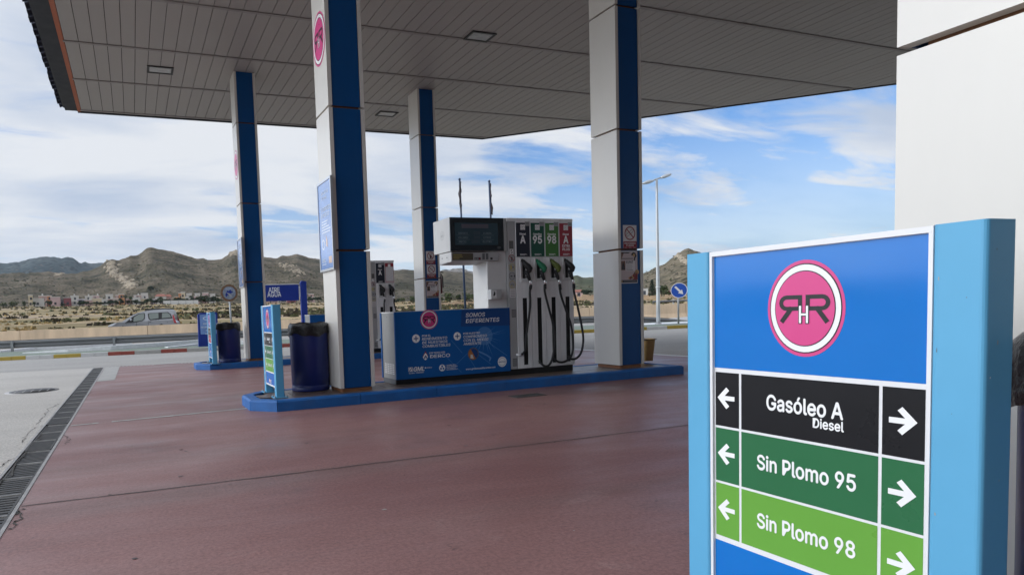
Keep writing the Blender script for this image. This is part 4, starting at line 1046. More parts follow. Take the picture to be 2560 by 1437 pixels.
    mb = MB(); mb.rbox(xs-.015, xe+.008, Yf-.012, Yb+.012, zt-.042, zt, .008, 'steel', 2); mb.build('tower_cap', t)
    mb = MB(); fr = Fr((xs, Yf, 0), (1, 0, 0)); mb.box(xs+.004, xb-.006, Yf-.006, Yf, zb+.02, zt-.048, 'grey_panel'); f2 = Fr((xs, Yf-.006, 0), (1, 0, 0))
    mb.rect(f2, .020, .088, 1.868, 1.975, .0005, 'sticker_brown')
    for k in range(3): mb.rect(f2, .026+k*.021, .040+k*.021, 1.875, 1.968, .001, 'grey_dark')
    mb.rect(f2, .032, .080, 1.795, 1.862, .0005, 'white_ink'); mb.text(f2, num, .056, 1.805, .048, 'black_ink', .001, None, .02, align='c')
    for k, (z, m) in enumerate(((1.737, 'ban_red'), (1.613, 'sticker_yellow'), (1.494, 'grey_dark'), (1.377, 'sticker_yellow'))):
        mb.disc(f2, .056, z, .053, .0005, 'sticker_grey', 28); mb.ring(f2, .056, z, .046, .052, .001, m, 28)
        if k == 0: mb.line(f2, [(.022, z+.03), (.09, z-.03)], .008, .0015, 'ban_red'); mb.rect(f2, .05, .066, z-.035, z+.02, .001, 'black_ink')
        elif k == 1: mb.rect(f2, .030, .056, z-.03, z+.03, .001, 'sticker_yellow'); mb.rect(f2, .064, .082, z-.01, z+.015, .001, 'grey_dark')
        elif k == 2: mb.rect(f2, .03, .06, z-.012, z+.010, .001, 'grey_dark'); mb.rect(f2, .085, .100, z-.012, z+.012, .001, 'black')
        else: mb.rect(f2, .03, .085, z-.004, z+.006, .001, 'grey_dark'); mb.rect(f2, .035, .06, z-.025, z-.012, .001, 'sticker_yellow')
    mb.rect(f2, .012, .105, 1.20, 1.318, .0005, 'paper')
    for k in range(4): mb.rect(f2, .022, .096, 1.215+k*.026, 1.222+k*.026, .001, 'grey_dark')
    for z0, z1 in ((.925, 1.035), (.245, .355)):
        mb.rect(f2, .034, .104, z0, z1, .0005, 'grey_dark')
        for k in range(5): mb.rect(f2, .042+k*.012, .047+k*.012, z0+.008, z1-.008, .001, 'sticker_grey')
    mb.build('service_strip', t)
    for k, (kind, m) in enumerate(bays):
        x0 = xb+k*bw; x1 = x0+bw
        bay = MB(); sx0, sx1 = x0+.095, x0+.172
        a, b = x0+.004, x1-.004; y0 = Yf-.014
        # steel front with a tall slot for the hose and a recessed holster above
        bay.box(a, sx0, y0, Yf, zb+.018, 1.20, 'steel'); bay.box(sx1, b, y0, Yf, zb+.018, 1.20, 'steel'); bay.box(sx0, sx1, y0, Yf, zb+.018, .255, 'steel'); bay.box(sx0, sx1, Yf-.003, Yf, .255, 1.187, 'slot_black'); bay.box(sx0, sx1, y0, Yf, 1.187, 1.20, 'steel')
        bay.box(a, b, y0, Yf, 1.20, 1.405, 'steel')
        bay.box(a, x0+.100, y0, Yf, 1.405, 1.748, 'steel'); bay.box(x0+.158, b, y0, Yf, 1.405, 1.748, 'steel'); bay.box(x0+.100, x0+.158, y0, Yf, 1.712, 1.748, 'steel'); bay.box(x0+.100, x0+.158, y0, Yf, 1.405, 1.455, 'steel'); bay.box(x0+.100, x0+.158, Yf-.003, Yf, 1.455, 1.712, 'slot_black')
        bay.box(x0+.062, x0+.070, y0-.014, y0, 1.415, 1.738, 'pale_grey'); bay.box(x0+.070, x0+.20, y0-.014, y0, 1.730, 1.738, 'pale_grey'); bay.box(x0+.070, x0+.20, y0-.020, y0, 1.412, 1.440, 'pale_grey')
        o_ = bay.build('hose_bay', t)
        mb = MB(); mb.box(x0+.006, x1-.006, y0-.003, Yf, 1.756, 2.240, 'frame_white'); f = Fr((x0, y0-.0035, 0), (1, 0, 0))
        mb.rect(f, .010, .229, 1.758, 2.222, .0005, m)
        if kind == 'paper':
            mb.rect(f, .020, .221, 1.79, 2.135, .002, 'paper'); mb.rect(f, .085, .150, 2.13, 2.20, .0025, 'white_ink'); mb.rect(f, .02, .22, 1.765, 1.776, .001, 'white_ink')
        else:
            mb.rect(f, .082, .158, 2.125, 2.198, .001, 'white_ink'); mb.ring(f, .120, 2.161, .024, .030, .0015, 'sticker_grey', 24); mb.text(f, {'A': 'B7', '95': 'E5', '98': 'E5', 'EXTRA': 'B7'}[kind], .120, 2.153, .016, 'black_ink', .0015, None, .02, align='c')
            mb.rect(f, .155, .232, 2.180, 2.238, .0013, 'sticker_grey'); mb.rect(f, .165, .222, 2.20, 2.206, .0018, 'grey_dark'); mb.rect(f, .165, .215, 2.215, 2.221, .0018, 'grey_dark')
            mb.text(f, 'Diesel' if kind in ('A', 'EXTRA') else 'Gasolina', .118, 2.056, .025, 'white_ink', .001, .100 if kind in ('A', 'EXTRA') else .138, .035, align='c')
            mb.text(f, 'A' if kind in ('A', 'EXTRA') else kind, .118, 1.942, .100, 'white_ink', .001, .078 if kind in ('A', 'EXTRA') else .142, .035, align='c')
            if kind == 'EXTRA': mb.text(f, 'EXTRA', .120, 1.888, .034, 'white_ink', .001, .128, .03, align='c'); mb.text(f, 'PLUS', .120, 1.840, .034, 'white_ink', .001, .122, .03, align='c')
            mb.rect(f, .065, .170, 1.792, 1.796, .001, 'white_ink'); mb.rect(f, .068, .185, 1.784, 1.788, .001, 'white_ink'); mb.rect(f, .068, .150, 1.776, 1.780, .001, 'white_ink')
        mb.build('grade_panel', o_)
        nozzle(o_, x0+.045, y0-.0, {'95': 'noz_green', '98': 'noz_olive'}.get(kind, 'rubber'))
        H = HOSES[k if full else (0, 3)[k]]; mb = MB(); n = len(H); P = []
        for i, (hx, hz) in enumerate(H):
            f_ = i/(n-1); P.append((x0+hx+(.045 if i == 0 else .045-.0*f_), y0-.067-.045*math.sin(f_*math.pi)*(1 if k else .4)+(.055*max(0, f_-.85)/.15), hz))
        P = [(p[0]-.0, p[1], p[2]) for p in P]
        P = [(x0+H[i][0]+(.043 if i == 0 else 0), P[i][1], P[i][2]) for i in range(n)]
        mb.tube(catmull(P, 6), .0158, 'rubber', 10)
        mb.tube([P[0], Vector(P[0])*.45+Vector(P[1])*.55], .021, 'rubber', 10)
        if k == 0: mb.tube([P[-1], (P[-1][0]-.03, P[-1][1], P[-1][2]), (P[-1][0]-.07, P[-1][1]+.02, P[-1][2]+.004)], .017, 'steel', 10)
        mb.build('hose', o_)
    # support column, display head, keypad unit
    xh = xs-.885
    mb = MB(); mb.rbox(xs-.305, xs, Yf+.045, Yb-.03, zc+.004, 1.845, .012, 'pale_grey', 3); mb.build('column', t)
    mb = MB(); mb.box(xs-.300, xs-.135, Yf-.035, Yf+.045, 1.185, 1.318, 'grey_panel'); f = Fr((xs-.300, Yf-.0355, 0), (1, 0, 0)); mb.rect(f, .006, .085, .0+1.198, 1.308, .0005, 'pale_grey'); mb.poly(f, [(.030, 1.235), (.046, 1.228), (.066, 1.245), (.062, 1.272), (.048, 1.296)], .001, 'black_ink'); mb.poly(f, [(.052, 1.212), (.080, 1.228), (.070, 1.262)], .0012, 'white_ink'); mb.build('card_reader', t)
    mb = MB(); mb.prism([(Yf+.01, 1.838), (Yb+.03, 1.838), (Yb+.03, zt), (Yf+.01, zt)], xh+.01, xs-.02, 'pale_grey', axis='x')
    fE = Fr((xh+.010, Yb+.03, 0), (0, -1, 0)); mb.ring(fE, .26, 2.07, .056, .060, .001, 'grey_panel', 30); mb.ring(fE, .26, 2.07, .034, .037, .001, 'grey_panel', 30); mb.text(fE, 'eni', .26, 2.05, .036, 'grey_panel', .0012, .07, .02, align='c')
    hd = mb.build('display_head', t)
    mb = MB(); mb.box(xh+.004, xs-.062, Yf-.004, Yf+.0105, 1.840, zt-.002, 'screen_dark'); f = Fr((xh, Yf-.0045, 0), (1, 0, 0))
    mb.rect(f, .072, .732, 1.918, 2.212, .0005, 'screen_glass'); mb.rect(f, .176, .586, 2.142, 2.196, .001, 'screen_strip')
    for tx, x, z, w in (('IMPORTE', .124, 2.062, .142), ('VOLUMEN', .118, 2.005, .150), ('PRECIO', .130, 1.950, .112), ('EUROS', .508, 2.064, .122), ('LITROS', .505, 2.007, .118), ('€/LITRO', .490, 1.952, .142)): mb.text(f, tx, x, z, .024, 'screen_ink', .001, w, .0)
    for z in (2.047, 1.990):
        mb.rect(f, .09, .30, z, z+.002, .001, 'screen_ink'); mb.rect(f, .47, .668, z, z+.002, .001, 'screen_ink')
    for r_, q in enumerate((3, 3, 4)):
        for c in range(q):
            x, z = .43-c*.034, 2.062-r_*.057
            mb.line(f, [(x, z), (x, z+.032), (x+.018, z+.032), (x+.018, z), (x, z)], .003, .0008, 'screen_strip')
    mb.rect(f, .095, .215, 1.934, 1.936, .001, 'screen_ink'); mb.disc(f, .745, 1.885, .030, .001, 'grey_dark', 20, .012); mb.build('screen', hd)
    mb = MB(); mb.box(xs-.062, xs-.012, Yf-.002, Yb, 1.842, zt-.004, 'grey_panel'); mb.build('side_trim', hd)
    mb = MB(); mb.prism([(Yf+.006, 1.708), (Yf+.36, 1.678), (Yf+.36, 1.832), (Yf+.006, 1.820)], xh+.020, xs-.140, 'grey_panel', axis='x')
    mb.box(xh+.016, xh+.0205, Yf+.01, Yf+.35, 1.70, 1.828, 'pale_grey'); fE = Fr((xh+.0155, Yf+.36, 0), (0, -1, 0))
    for x in (.09, .23): mb.disc(fE, x, 1.765, .010, .001, 'black', 12)
    f = Fr((xh+.02, Yf+.0055, 0), (1, 0, 0)); mb.rect(f, .010, .325, 1.720, 1.812, .001, 'sticker_brown')
    for k in range(3): mb.rect(f, .025, .025+(.13, .14, .09)[k], 1.785-k*.023, 1.792-k*.023, .0015, 'sticker_yellow')
    mb.rect(f, .345, .44, 1.722, 1.755, .001, 'black'); mb.disc(f, .365, 1.738, .011, .002, 'sticker_grey', 14); mb.disc(f, .395, 1.738, .011, .002, 'sticker_grey', 14); mb.disc(f, .424, 1.738, .011, .002, 'ban_red', 14)
    mb.rect(f, .465, .505, 1.725, 1.808, .001, 'grey_dark'); mb.rect(f, .520, .560, 1.725, 1.808, .001, 'grey_dark'); mb.rect(f, .59, .625, 1.722, 1.752, .001, 'black')
    mb.build('keypad_unit', t)
    return t
pump(7.5315, 3.152, 4.878, [('A', 'tag_dark'), ('95', 'tag_green'), ('98', 'tag_light'), ('EXTRA', 'tag_red')], '5', 'large four-hose fuel pump numbered 5 with blue advertising cabinet, on the near island')
pump(14.07, 3.80, 5.325, [('A', 'tag_dark'), ('paper', 'tag_red')], '7', 'two-hose fuel pump numbered 7 with paper over its red panel, on the far island', full=False)

# ---------------------------------------------------------------- things fixed to the pillars
def lightbox(x, y0, y1, z0, z1, label, seed):
    t = thing('poster_frame', label, 'poster', (x, y0, z0), 'framed posters on the pillars')
    mb = MB(); w = .028; a, b = x-.034, x-.001
    mb.box(a, b, y0, y1, z0, z0+w, 'aluminium'); mb.box(a, b, y0, y1, z1-w, z1, 'aluminium'); mb.box(a, b, y0, y0+w, z0+w, z1-w, 'aluminium'); mb.box(a, b, y1-w, y1, z0+w, z1-w, 'aluminium'); mb.build('frame', t)
    mb = MB(); mb.box(a+.008, b, y0+w, y1-w, z0+w, z1-w, 'lightbox_blue'); fr = Fr((a+.008, y1, z0), (0, -1, 0)); W = y1-y0; H = z1-z0
    T = lambda s_, x_, y_, h, w_, m='lightbox_ink': mb.text(fr, s_, x_*W, y_*H, h, m, .001, w_*W, .02)
    T('GRACIAS POR', .28, .845, .040, .48); T('CONFIAR', .28, .79, .040, .36)
    T('TU COMPROMISO', .20, .665, .048, .68); T('ES NUESTRO', .20, .60, .048, .60)
    for k, w_ in enumerate((.42, .36, .5, .62, .56)): mb.rect(fr, .24*W, (.24+w_)*W, (.545-k*.030)*H, (.557-k*.030)*H, .001, 'lightbox_ink')
    mb.ring(fr, .30*W, .30*H, .045, .065, .001, 'lightbox_ink', 30); mb.poly(fr, [(.50*W, .28*H), (.58*W, .26*H), (.60*W, .33*H), (.50*W, .40*H)], .001, 'lightbox_orange')
    mb.rect(fr, .64*W, .86*W, .08*H, .155*H, .001, 'lightbox_orange'); T('GML', .16, .10, .05, .28); mb.rect(fr, .16*W, .44*W, .075*H, .083*H, .001, 'lightbox_ink')
    mb.build('poster', t)
lightbox(2.3035, 7.215, 7.800, 1.60, 2.70, 'silver framed pale blue poster on the left face of the near pillar', 1)
lightbox(2.3035, 13.72, 14.305, 1.72, 2.78, 'small silver framed blue poster on the left face of the far left pillar', 2)

def ban_sign(x0, x1, z0, z1, yf, label, words, kind):
    o = MB(); w = x1-x0; h = z1-z0; o.box(x0, x1, yf-.004, yf-.0005, z0, z1, 'paper'); fr = Fr((x0, yf-.0042, z0), (1, 0, 0))
    hb = h*.30; o.rect(fr, 0, w, 0, hb, .0005, 'ban_red')
    o.text(fr, words[0], w/2, hb*.60, hb*.24, 'paper', .001, w*.82, .02, align='c'); o.text(fr, words[1], w/2, hb*.28, hb*.24, 'paper', .001, w*.55, .02, align='c')
    for k in range(3): o.rect(fr, w*(.08+k*.32), w*(.28+k*.32), hb*.09, hb*.13, .001, 'paper')
    cx, cz = w/2, hb+(h-hb)/2; r = min(w, h-hb)*.42
    if kind == 'smoke':
        u = Vector((.80, .60)); 
        for d in (-.018, .018): o.line(fr, [(cx-.06-u.y*d, cz-.035+u.x*d), (cx+.055-u.y*d, cz+.045+u.x*d)], .006, .0008, 'grey_dark')
        o.line(fr, [(cx+.050, cz+.060), (cx+.068, cz+.036)], .006, .0008, 'grey_dark'); o.line(fr, [(cx-.068, cz-.022), (cx-.046, cz-.052)], .006, .0008, 'grey_dark')
        o.line(fr, [(cx-.055, cz+.045), (cx-.072, cz+.025), (cx-.05, cz+.005), (cx-.062, cz-.015)], .005, .0008, 'grey_dark')
    else:
        o.rect(fr, cx-.020, cx+.024, cz-.06, cz+.030, .0008, 'black_ink'); o.line(fr, [(cx+.015, cz+.03), (cx+.020, cz+.065)], .008, .0008, 'black_ink'); o.rect(fr, cx-.012, cx+.016, cz+.002, cz+.022, .001, 'paper')
    o.ring(fr, cx, cz, r*.84, r, .0012, 'ban_red', 36); a = R(135); o.line(fr, [(cx+r*.9*math.cos(a), cz+r*.9*math.sin(a)), (cx-r*.9*math.cos(a), cz-r*.9*math.sin(a))], r*.16, .0016, 'ban_red')
    ob = o.build('prohibition_sign'); tag(ob, label, 'sign', 'prohibition signs on the pillars'); return ob
yR, yM = 7.2636+.012, 13.8074+.012
ban_sign(6.638, 6.880, 1.843, 2.172, yR, 'no-smoking sign reading PROHIBIDO FUMAR on the right near pillar', ('PROHIBIDO', 'FUMAR'), 'smoke')
ban_sign(6.668, 6.905, 2.165, 2.474, yM, 'upper prohibition sign with crossed-out phone on the pillar behind the pump head', ('PROHIBIDO', 'USAR TELÉFONO'), 'phone')
ban_sign(6.678, 6.918, 1.84, 2.152, yM, 'lower no-smoking sign on the pillar behind the pump head', ('PROHIBIDO', 'FUMAR'), 'smoke')
def bill(x0, x1, z0, z1, yf, label, seed):
    o = MB(); w, h = x1-x0, z1-z0; o.box(x0, x1, yf-.005, yf-.0005, z0, z1, 'paper'); fr = Fr((x0, yf-.0052, z0), (1, 0, 0)); rg = random.Random(seed)
    o.rect(fr, .01, w-.01, .02, h*.965, .0004, 'paper_pink')
    o.poly(fr, [(0, h*.96), (0, h*.62), (w*.06, h*.70), (w*.22, h*.93), (w*.3, h*.96)], .0008, 'poster_brown'); o.poly(fr, [(w*.02, h*.965), (w*.62, h*.965), (w*.48, h*.925), (w*.12, h*.935)], .0010, 'poster_dark')
    o.line(fr, [(w*.68, h*.88), (w*.76, h*.94), (w*.86, h*.92), (w*.92, h*.85), (w*.84, h*.78), (w*.82, h*.70)], .022, .0008, 'poster_dark'); o.disc(fr, w*.80, h*.87, .022, .0012, 'poster_gold', 14); o.disc(fr, w*.70, h*.89, .016, .0012, 'poster_dark', 12)
    o.rect(fr, w*.10, w*.74, h*.755, h*.775, .0008, 'poster_dark')
    o.rect(fr, w*.06, w*.30, h*.41, h*.69, .0008, 'poster_brown'); o.poly(fr, [(w*.08, h*.43), (w*.28, h*.43), (w*.26, h*.55), (w*.18, h*.66), (w*.10, h*.52)], .0012, 'poster_dark')
    o.rect(fr, w*.32, w*.86, h*.38, h*.70, .0006, 'paper'); o.text(fr, '81907', w*.36, h*.615, .036, 'poster_dark', .0012, w*.38, .03)
    for k in range(5): o.rect(fr, w*.36, w*(.66+.06*rg.random()), h*(.575-k*.034), h*(.585-k*.034), .0012, 'sticker_grey')
    o.rect(fr, w*.36, w*.74, h*.40, h*.412, .0012, 'poster_dark'); o.rect(fr, w*.36, w*.40, h*.44, h*.46, .0012, 'poster_dark')
    for k in range(7): o.disc(fr, w*(.52+.075*k), h*(.16+.026*k*k/5), .018+.003*k, .0008+.00005*k, ('poster_gold', 'poster_red', 'poster_brown')[k % 3], 12)
    o.poly(fr, [(w*.70, h*.11), (w*.99, h*.11), (w*.99, h*.36), (w*.90, h*.28), (w*.86, h*.2)], .0014, 'poster_red')
    o.rect(fr, .004, w-.012, h*.025, h*.105, .0018, 'tag_dark'); o.rect(fr, w*.05, w*.14, h*.045, h*.085, .0022, 'poster_gold'); o.rect(fr, w*.2, w*.9, h*.06, h*.07, .0022, 'sticker_grey')
    ob = o.build('lottery_poster'); tag(ob, label, 'poster', 'lottery posters on the pillars'); return ob
bill(6.572, 6.888, 1.342, 1.805, yR, 'lottery poster numbered 81907 on the right near pillar under the no-smoking sign', 1)
bill(6.648, 6.975, 1.36, 1.765, yM, 'pale lottery poster low on the pillar behind the pump head', 2)
t = thing('fire_extinguisher', 'dark red fire extinguisher hung on the right side of the pillar behind the pump', 'fire extinguisher', (7.13, 14.07, 1.45))
mb = MB(); mb.lathe((7.125, 14.07, 1.46), [(.05, 0), (.078, .015), (.08, .38), (.06, .44), (.03, .46), (.03, .50)], 'ext_red', 18); mb.build('cylinder', t)
mb = MB(); mb.tube([(7.10, 14.07, 1.97), (7.15, 14.02, 1.985), (7.20, 13.98, 1.975)], .012, 'black', 8); mb.tube([(7.15, 14.05, 1.95), (7.205, 14.03, 1.88), (7.21, 14.03, 1.6)], .012, 'rubber', 8); mb.build('valve', t)
# ---------------------------------------------------------------- roadside things
def box_dims(px0, px1, Y): return at_y(px0, 760, Y).x, at_y(px1, 760, Y).x
VZ = .085
t = thing('air_water_sign', 'tall blue flag-shaped sign reading AIRE AGUA behind the bins', 'sign', (5.83, 22.3, VZ))
Y = 22.3
mb = MB(); mb.rbox(5.70, 5.94, Y-.06, Y+.06, VZ, 2.22, .03, 'air_blue', 3); mb.prism([(5.70, 2.22), (5.94, 2.22), (5.93, 2.27), (5.76, 2.29)], Y-.06, Y+.06, 'air_blue', axis='y'); mb.build('post', t)
mb = MB(); mb.box(4.30, 5.64, Y-.05, Y+.05, 1.60, 2.165, 'air_blue'); mb.box(4.30, 5.64, Y-.055, Y+.055, 2.165, 2.195, 'pale_grey'); mb.box(5.64, 5.70, Y-.03, Y+.03, 1.72, 2.10, 'steel')
fr = Fr((0, Y-.051, 0), (1, 0, 0)); q = lambda x, y: at_y(x, y, Y)
a, b = q(671, 730.5), q(698.5, 730); mb.text(fr, 'AIRE', a.x, q(671, 730.8).z, .165, 'white_ink', .002, b.x-a.x, .012)
a, b = q(668, 742), q(702, 741); mb.text(fr, 'AGUA', a.x, q(668, 742.4).z, .165, 'white_ink', .002, b.x-a.x, .012); mb.build('board', t)
Y = 23.3; a, b = q(493, 800), q(544, 800); z1 = q(500, 782).z
t = thing('information_totem', 'dark blue totem with pale lettered panel beyond the far small fuel sign', 'totem', (a.x+.3, Y, VZ))
mb = MB(); P = []
x0, x1 = a.x, b.x
mb.prism([(x0, VZ), (x1, VZ), (x1, z1-.03), (x1-.04, z1), (x0+.12, z1), (x0+.03, z1-.06)], Y, Y+.16, 'air_blue', axis='y'); mb.build('body', t)
mb = MB(); fr = Fr((x0, Y-.001, 0), (1, 0, 0)); w = x1-x0; mb.rect(fr, .13*w, .92*w, .52, z1-.06, .002, 'lightbox_blue'); mb.disc(fr, .5*w, z1-.20, .16, .004, 'lightbox_ink', 24, .07); mb.disc(fr, .5*w, z1-.20, .12, .006, 'lightbox_blue', 24, .045)
for k, s_ in enumerate(('PRESIÓN', 'NEUMÁTICOS', 'AIRE', 'AGUA')): mb.text(fr, s_, .5*w, z1-.42-k*.12, .055, 'lightbox_ink', .004, None, .02, align='c')
mb.build('panel', t)
# old round sign
Y = 23.0; c = q(573, 732); r = .5*(q(594.5, 732).x-q(551, 732).x)*.86
t = thing('round_sign', 'faded round road sign with rusty ragged rim on a grey post', 'sign', (c.x+.08, Y, VZ))
mb = MB(); mb.tube([(c.x+.03, Y+.04, VZ), (c.x, Y+.04, c.z+r*.7)], .035, 'galv', 10); mb.build('post', t)
mb = MB(); rg = random.Random(3); n = 44; V = []
for k in range(n): a = 2*math.pi*k/n; rr = r*(1.10+.10*rg.random()); V.append((rr*math.cos(a), rr*math.sin(a)))
mb.prism([(c.x+x, c.z+z) for x, z in V], Y, Y+.012, 'rust', axis='y'); mb.build('rim', t)
mb = MB(); fr = Fr((c.x, Y-.004, c.z), (1, 0, 0)); mb.prism([(c.x+r*.86*math.cos(2*math.pi*k/36), c.z+r*.86*math.sin(2*math.pi*k/36)) for k in range(36)], Y-.004, Y, 'old_sign', axis='y')
mb.poly(fr, [(-.14, -.05), (-.05, .10), (-.02, .06), (.05, .13), (.07, .06), (.16, .02), (.02, -.03), (.08, -.10), (-.06, -.08), (-.12, -.16)], .002, 'air_blue'); mb.poly(fr, [(-.10, .02), (.02, -.12), (.12, -.16), (.02, -.02)], .004, 'grey_panel'); mb.build('plate', t)
# lamp post
bx, by = 20.77, 20.78
t = thing('street_lamp', 'tall grey double-headed street lamp post on the kerb at right', 'street lamp', (bx, by, VZ))
mb = MB(); mb.tube([(bx, by, VZ), (bx, by, 1.0), (bx-.01, by, 6.0), (bx-.01, by, 6.14)], [.085, .075, .045, .04], 'lamp_grey', 14); mb.lathe((bx, by, VZ), [(.14, 0), (.14, .03), (.10, .05)], 'galv', 14); mb.lathe((bx, by, 1.62), [(.09, 0), (.09, .05)], 'pale_grey', 14); mb.build('pole', t)
mb = MB(); mb.tube([(bx-.28, by, 6.03), (bx-.01, by, 6.12), (bx+.28, by, 6.20)], .032, 'lamp_grey', 8); mb.build('arm', t)
def lamp_head(cx, cz, d):
    mb = MB(); P = [(0, .03), (.05, .055), (.20, .085), (.36, .080), (.50, .055), (.60, .012)]; V = []; n = 12
    for (xx, hw) in P:
        for k in range(n):
            a = 2*math.pi*k/n; V.append((cx+d*xx, by+hw*1.6*math.cos(a), cz+d*xx*.26-.028*(.6-xx)+hw*(math.sin(a) if math.sin(a) > 0 else .8*math.sin(a))+.02))
    F = [(i*n+k, i*n+(k+1) % n, (i+1)*n+(k+1) % n, (i+1)*n+k) for i in range(len(P)-1) for k in range(n)]+[tuple(range(n-1, -1, -1)), tuple((len(P)-1)*n+k for k in range(n))]
    mb.add(V, F, 'lamp_grey', True); mb.build('lamp_head', t)
lamp_head(bx-.20, 6.03, -1); lamp_head(bx+.20, 6.17, 1)
# arrow sign
ax, ay = 21.16, 20.05; cz = 1.46; r = .315
t = thing('arrow_sign', 'round blue road sign with a white arrow pointing down to the right', 'sign', (ax, ay, VZ))
mb = MB(); mb.tube([(ax, ay+.045, VZ), (ax, ay+.045, cz+.2)], .038, 'galv', 10); mb.build('post', t)
d = Vector((-ax, -ay, 0)).normalized(); u = Vector((-d.y, d.x, 0)); fr = Fr((ax, ay, cz), u)
mb = MB(); 
if fr.n.dot(d) < 0: fr = Fr((ax, ay, cz), -u)
n = 40; V = [fr.p(r*math.cos(2*math.pi*k/n), r*math.sin(2*math.pi*k/n), -.012) for k in range(n)]+[fr.p(r*math.cos(2*math.pi*k/n), r*math.sin(2*math.pi*k/n), .012) for k in range(n)]
mb.add(V, [(k, (k+1) % n, n+(k+1) % n, n+k) for k in range(n)]+[tuple(range(n-1, -1, -1)), tuple(range(n, 2*n))], 'sign_round_blue'); mb.ring(fr, 0, 0, r*.92, r, .014, 'paper', 40)
a = math.radians(-47); ca, sa = math.cos(a), math.sin(a); rotp = lambda x, y: (x*ca-y*sa, x*sa+y*ca)
mb.poly(fr, [rotp(*p) for p in ((-.22, -.038), (.05, -.038), (.05, -.105), (.225, 0), (.05, .105), (.05, .038), (-.22, .038))], .015, 'paper'); mb.build('plate', t)
# delineator post beyond the barrier
p = at_y(1684, 772, 39.0); t = thing('delineator_post', 'small white delineator post beyond the tan barrier, left of the arrow sign', 'post', (p.x, p.y, 0))
mb = MB(); mb.rbox(p.x-.07, p.x+.07, p.y-.03, p.y+.03, 0, 1.15, .02, 'kerb_white', 2); mb.build('post', t)
mb = MB(); mb.box(p.x-.071, p.x+.071, p.y-.034, p.y-.03, .85, 1.0, 'black'); mb.build('band', t)
# flag poles
def flagpole(px, ptop, tilt, Y, label, fl):
    a = at_y(px, ptop, Y); base = Vector((a.x+tilt, Y, VZ)); top = Vector((a.x, Y, a.z))
    t = thing('flagpole', label, 'flagpole', base, 'flagpoles behind the pump')
    mb = MB(); mb.tube([base, top], [.045, .034], 'flag_pole', 10); mb.lathe(top, [(.045, 0), (.05, .03), (.02, .07)], 'flag_pole', 10); mb.build('pole', t)
    mb = MB(); V = []; n = 14; m_ = 6; rg = random.Random(fl); L_ = 1.05 if fl == 1 else 1.15
    for i in range(n):
        f = i/(n-1); z = a.z-.06-f*L_; w = (.035+.03*math.sin(f*3.0)) if fl == 1 else (.02+.11*f**2*(1.25-f*.55))
        for j in range(m_):
            g_ = j/(m_-1); V.append((a.x+tilt*(a.z-z)/(a.z-VZ)+(-1 if fl == 1 else .55)*w*g_*1.1+.016*math.sin(i*1.7+j*2), Y-.05-.06*math.sin(g_*9+i*.5), z-.12*g_*(1 if fl == 1 else .5)+.02*math.sin(j*2.4+i)))
    mb.add(V, [(i*m_+j, i*m_+j+1, (i+1)*m_+j+1, (i+1)*m_+j) for i in range(n-1) for j in range(m_-1)], 'flag', True); mb.build('flag', t)
flagpole(1149, 450, .10, 21.7, 'left thin dark flagpole behind the pump display, its ragged flag hanging limp', 1)
flagpole(1223, 455, .10, 21.4, 'right thin dark flagpole behind the pump display, its furled flag bunched low', 2)

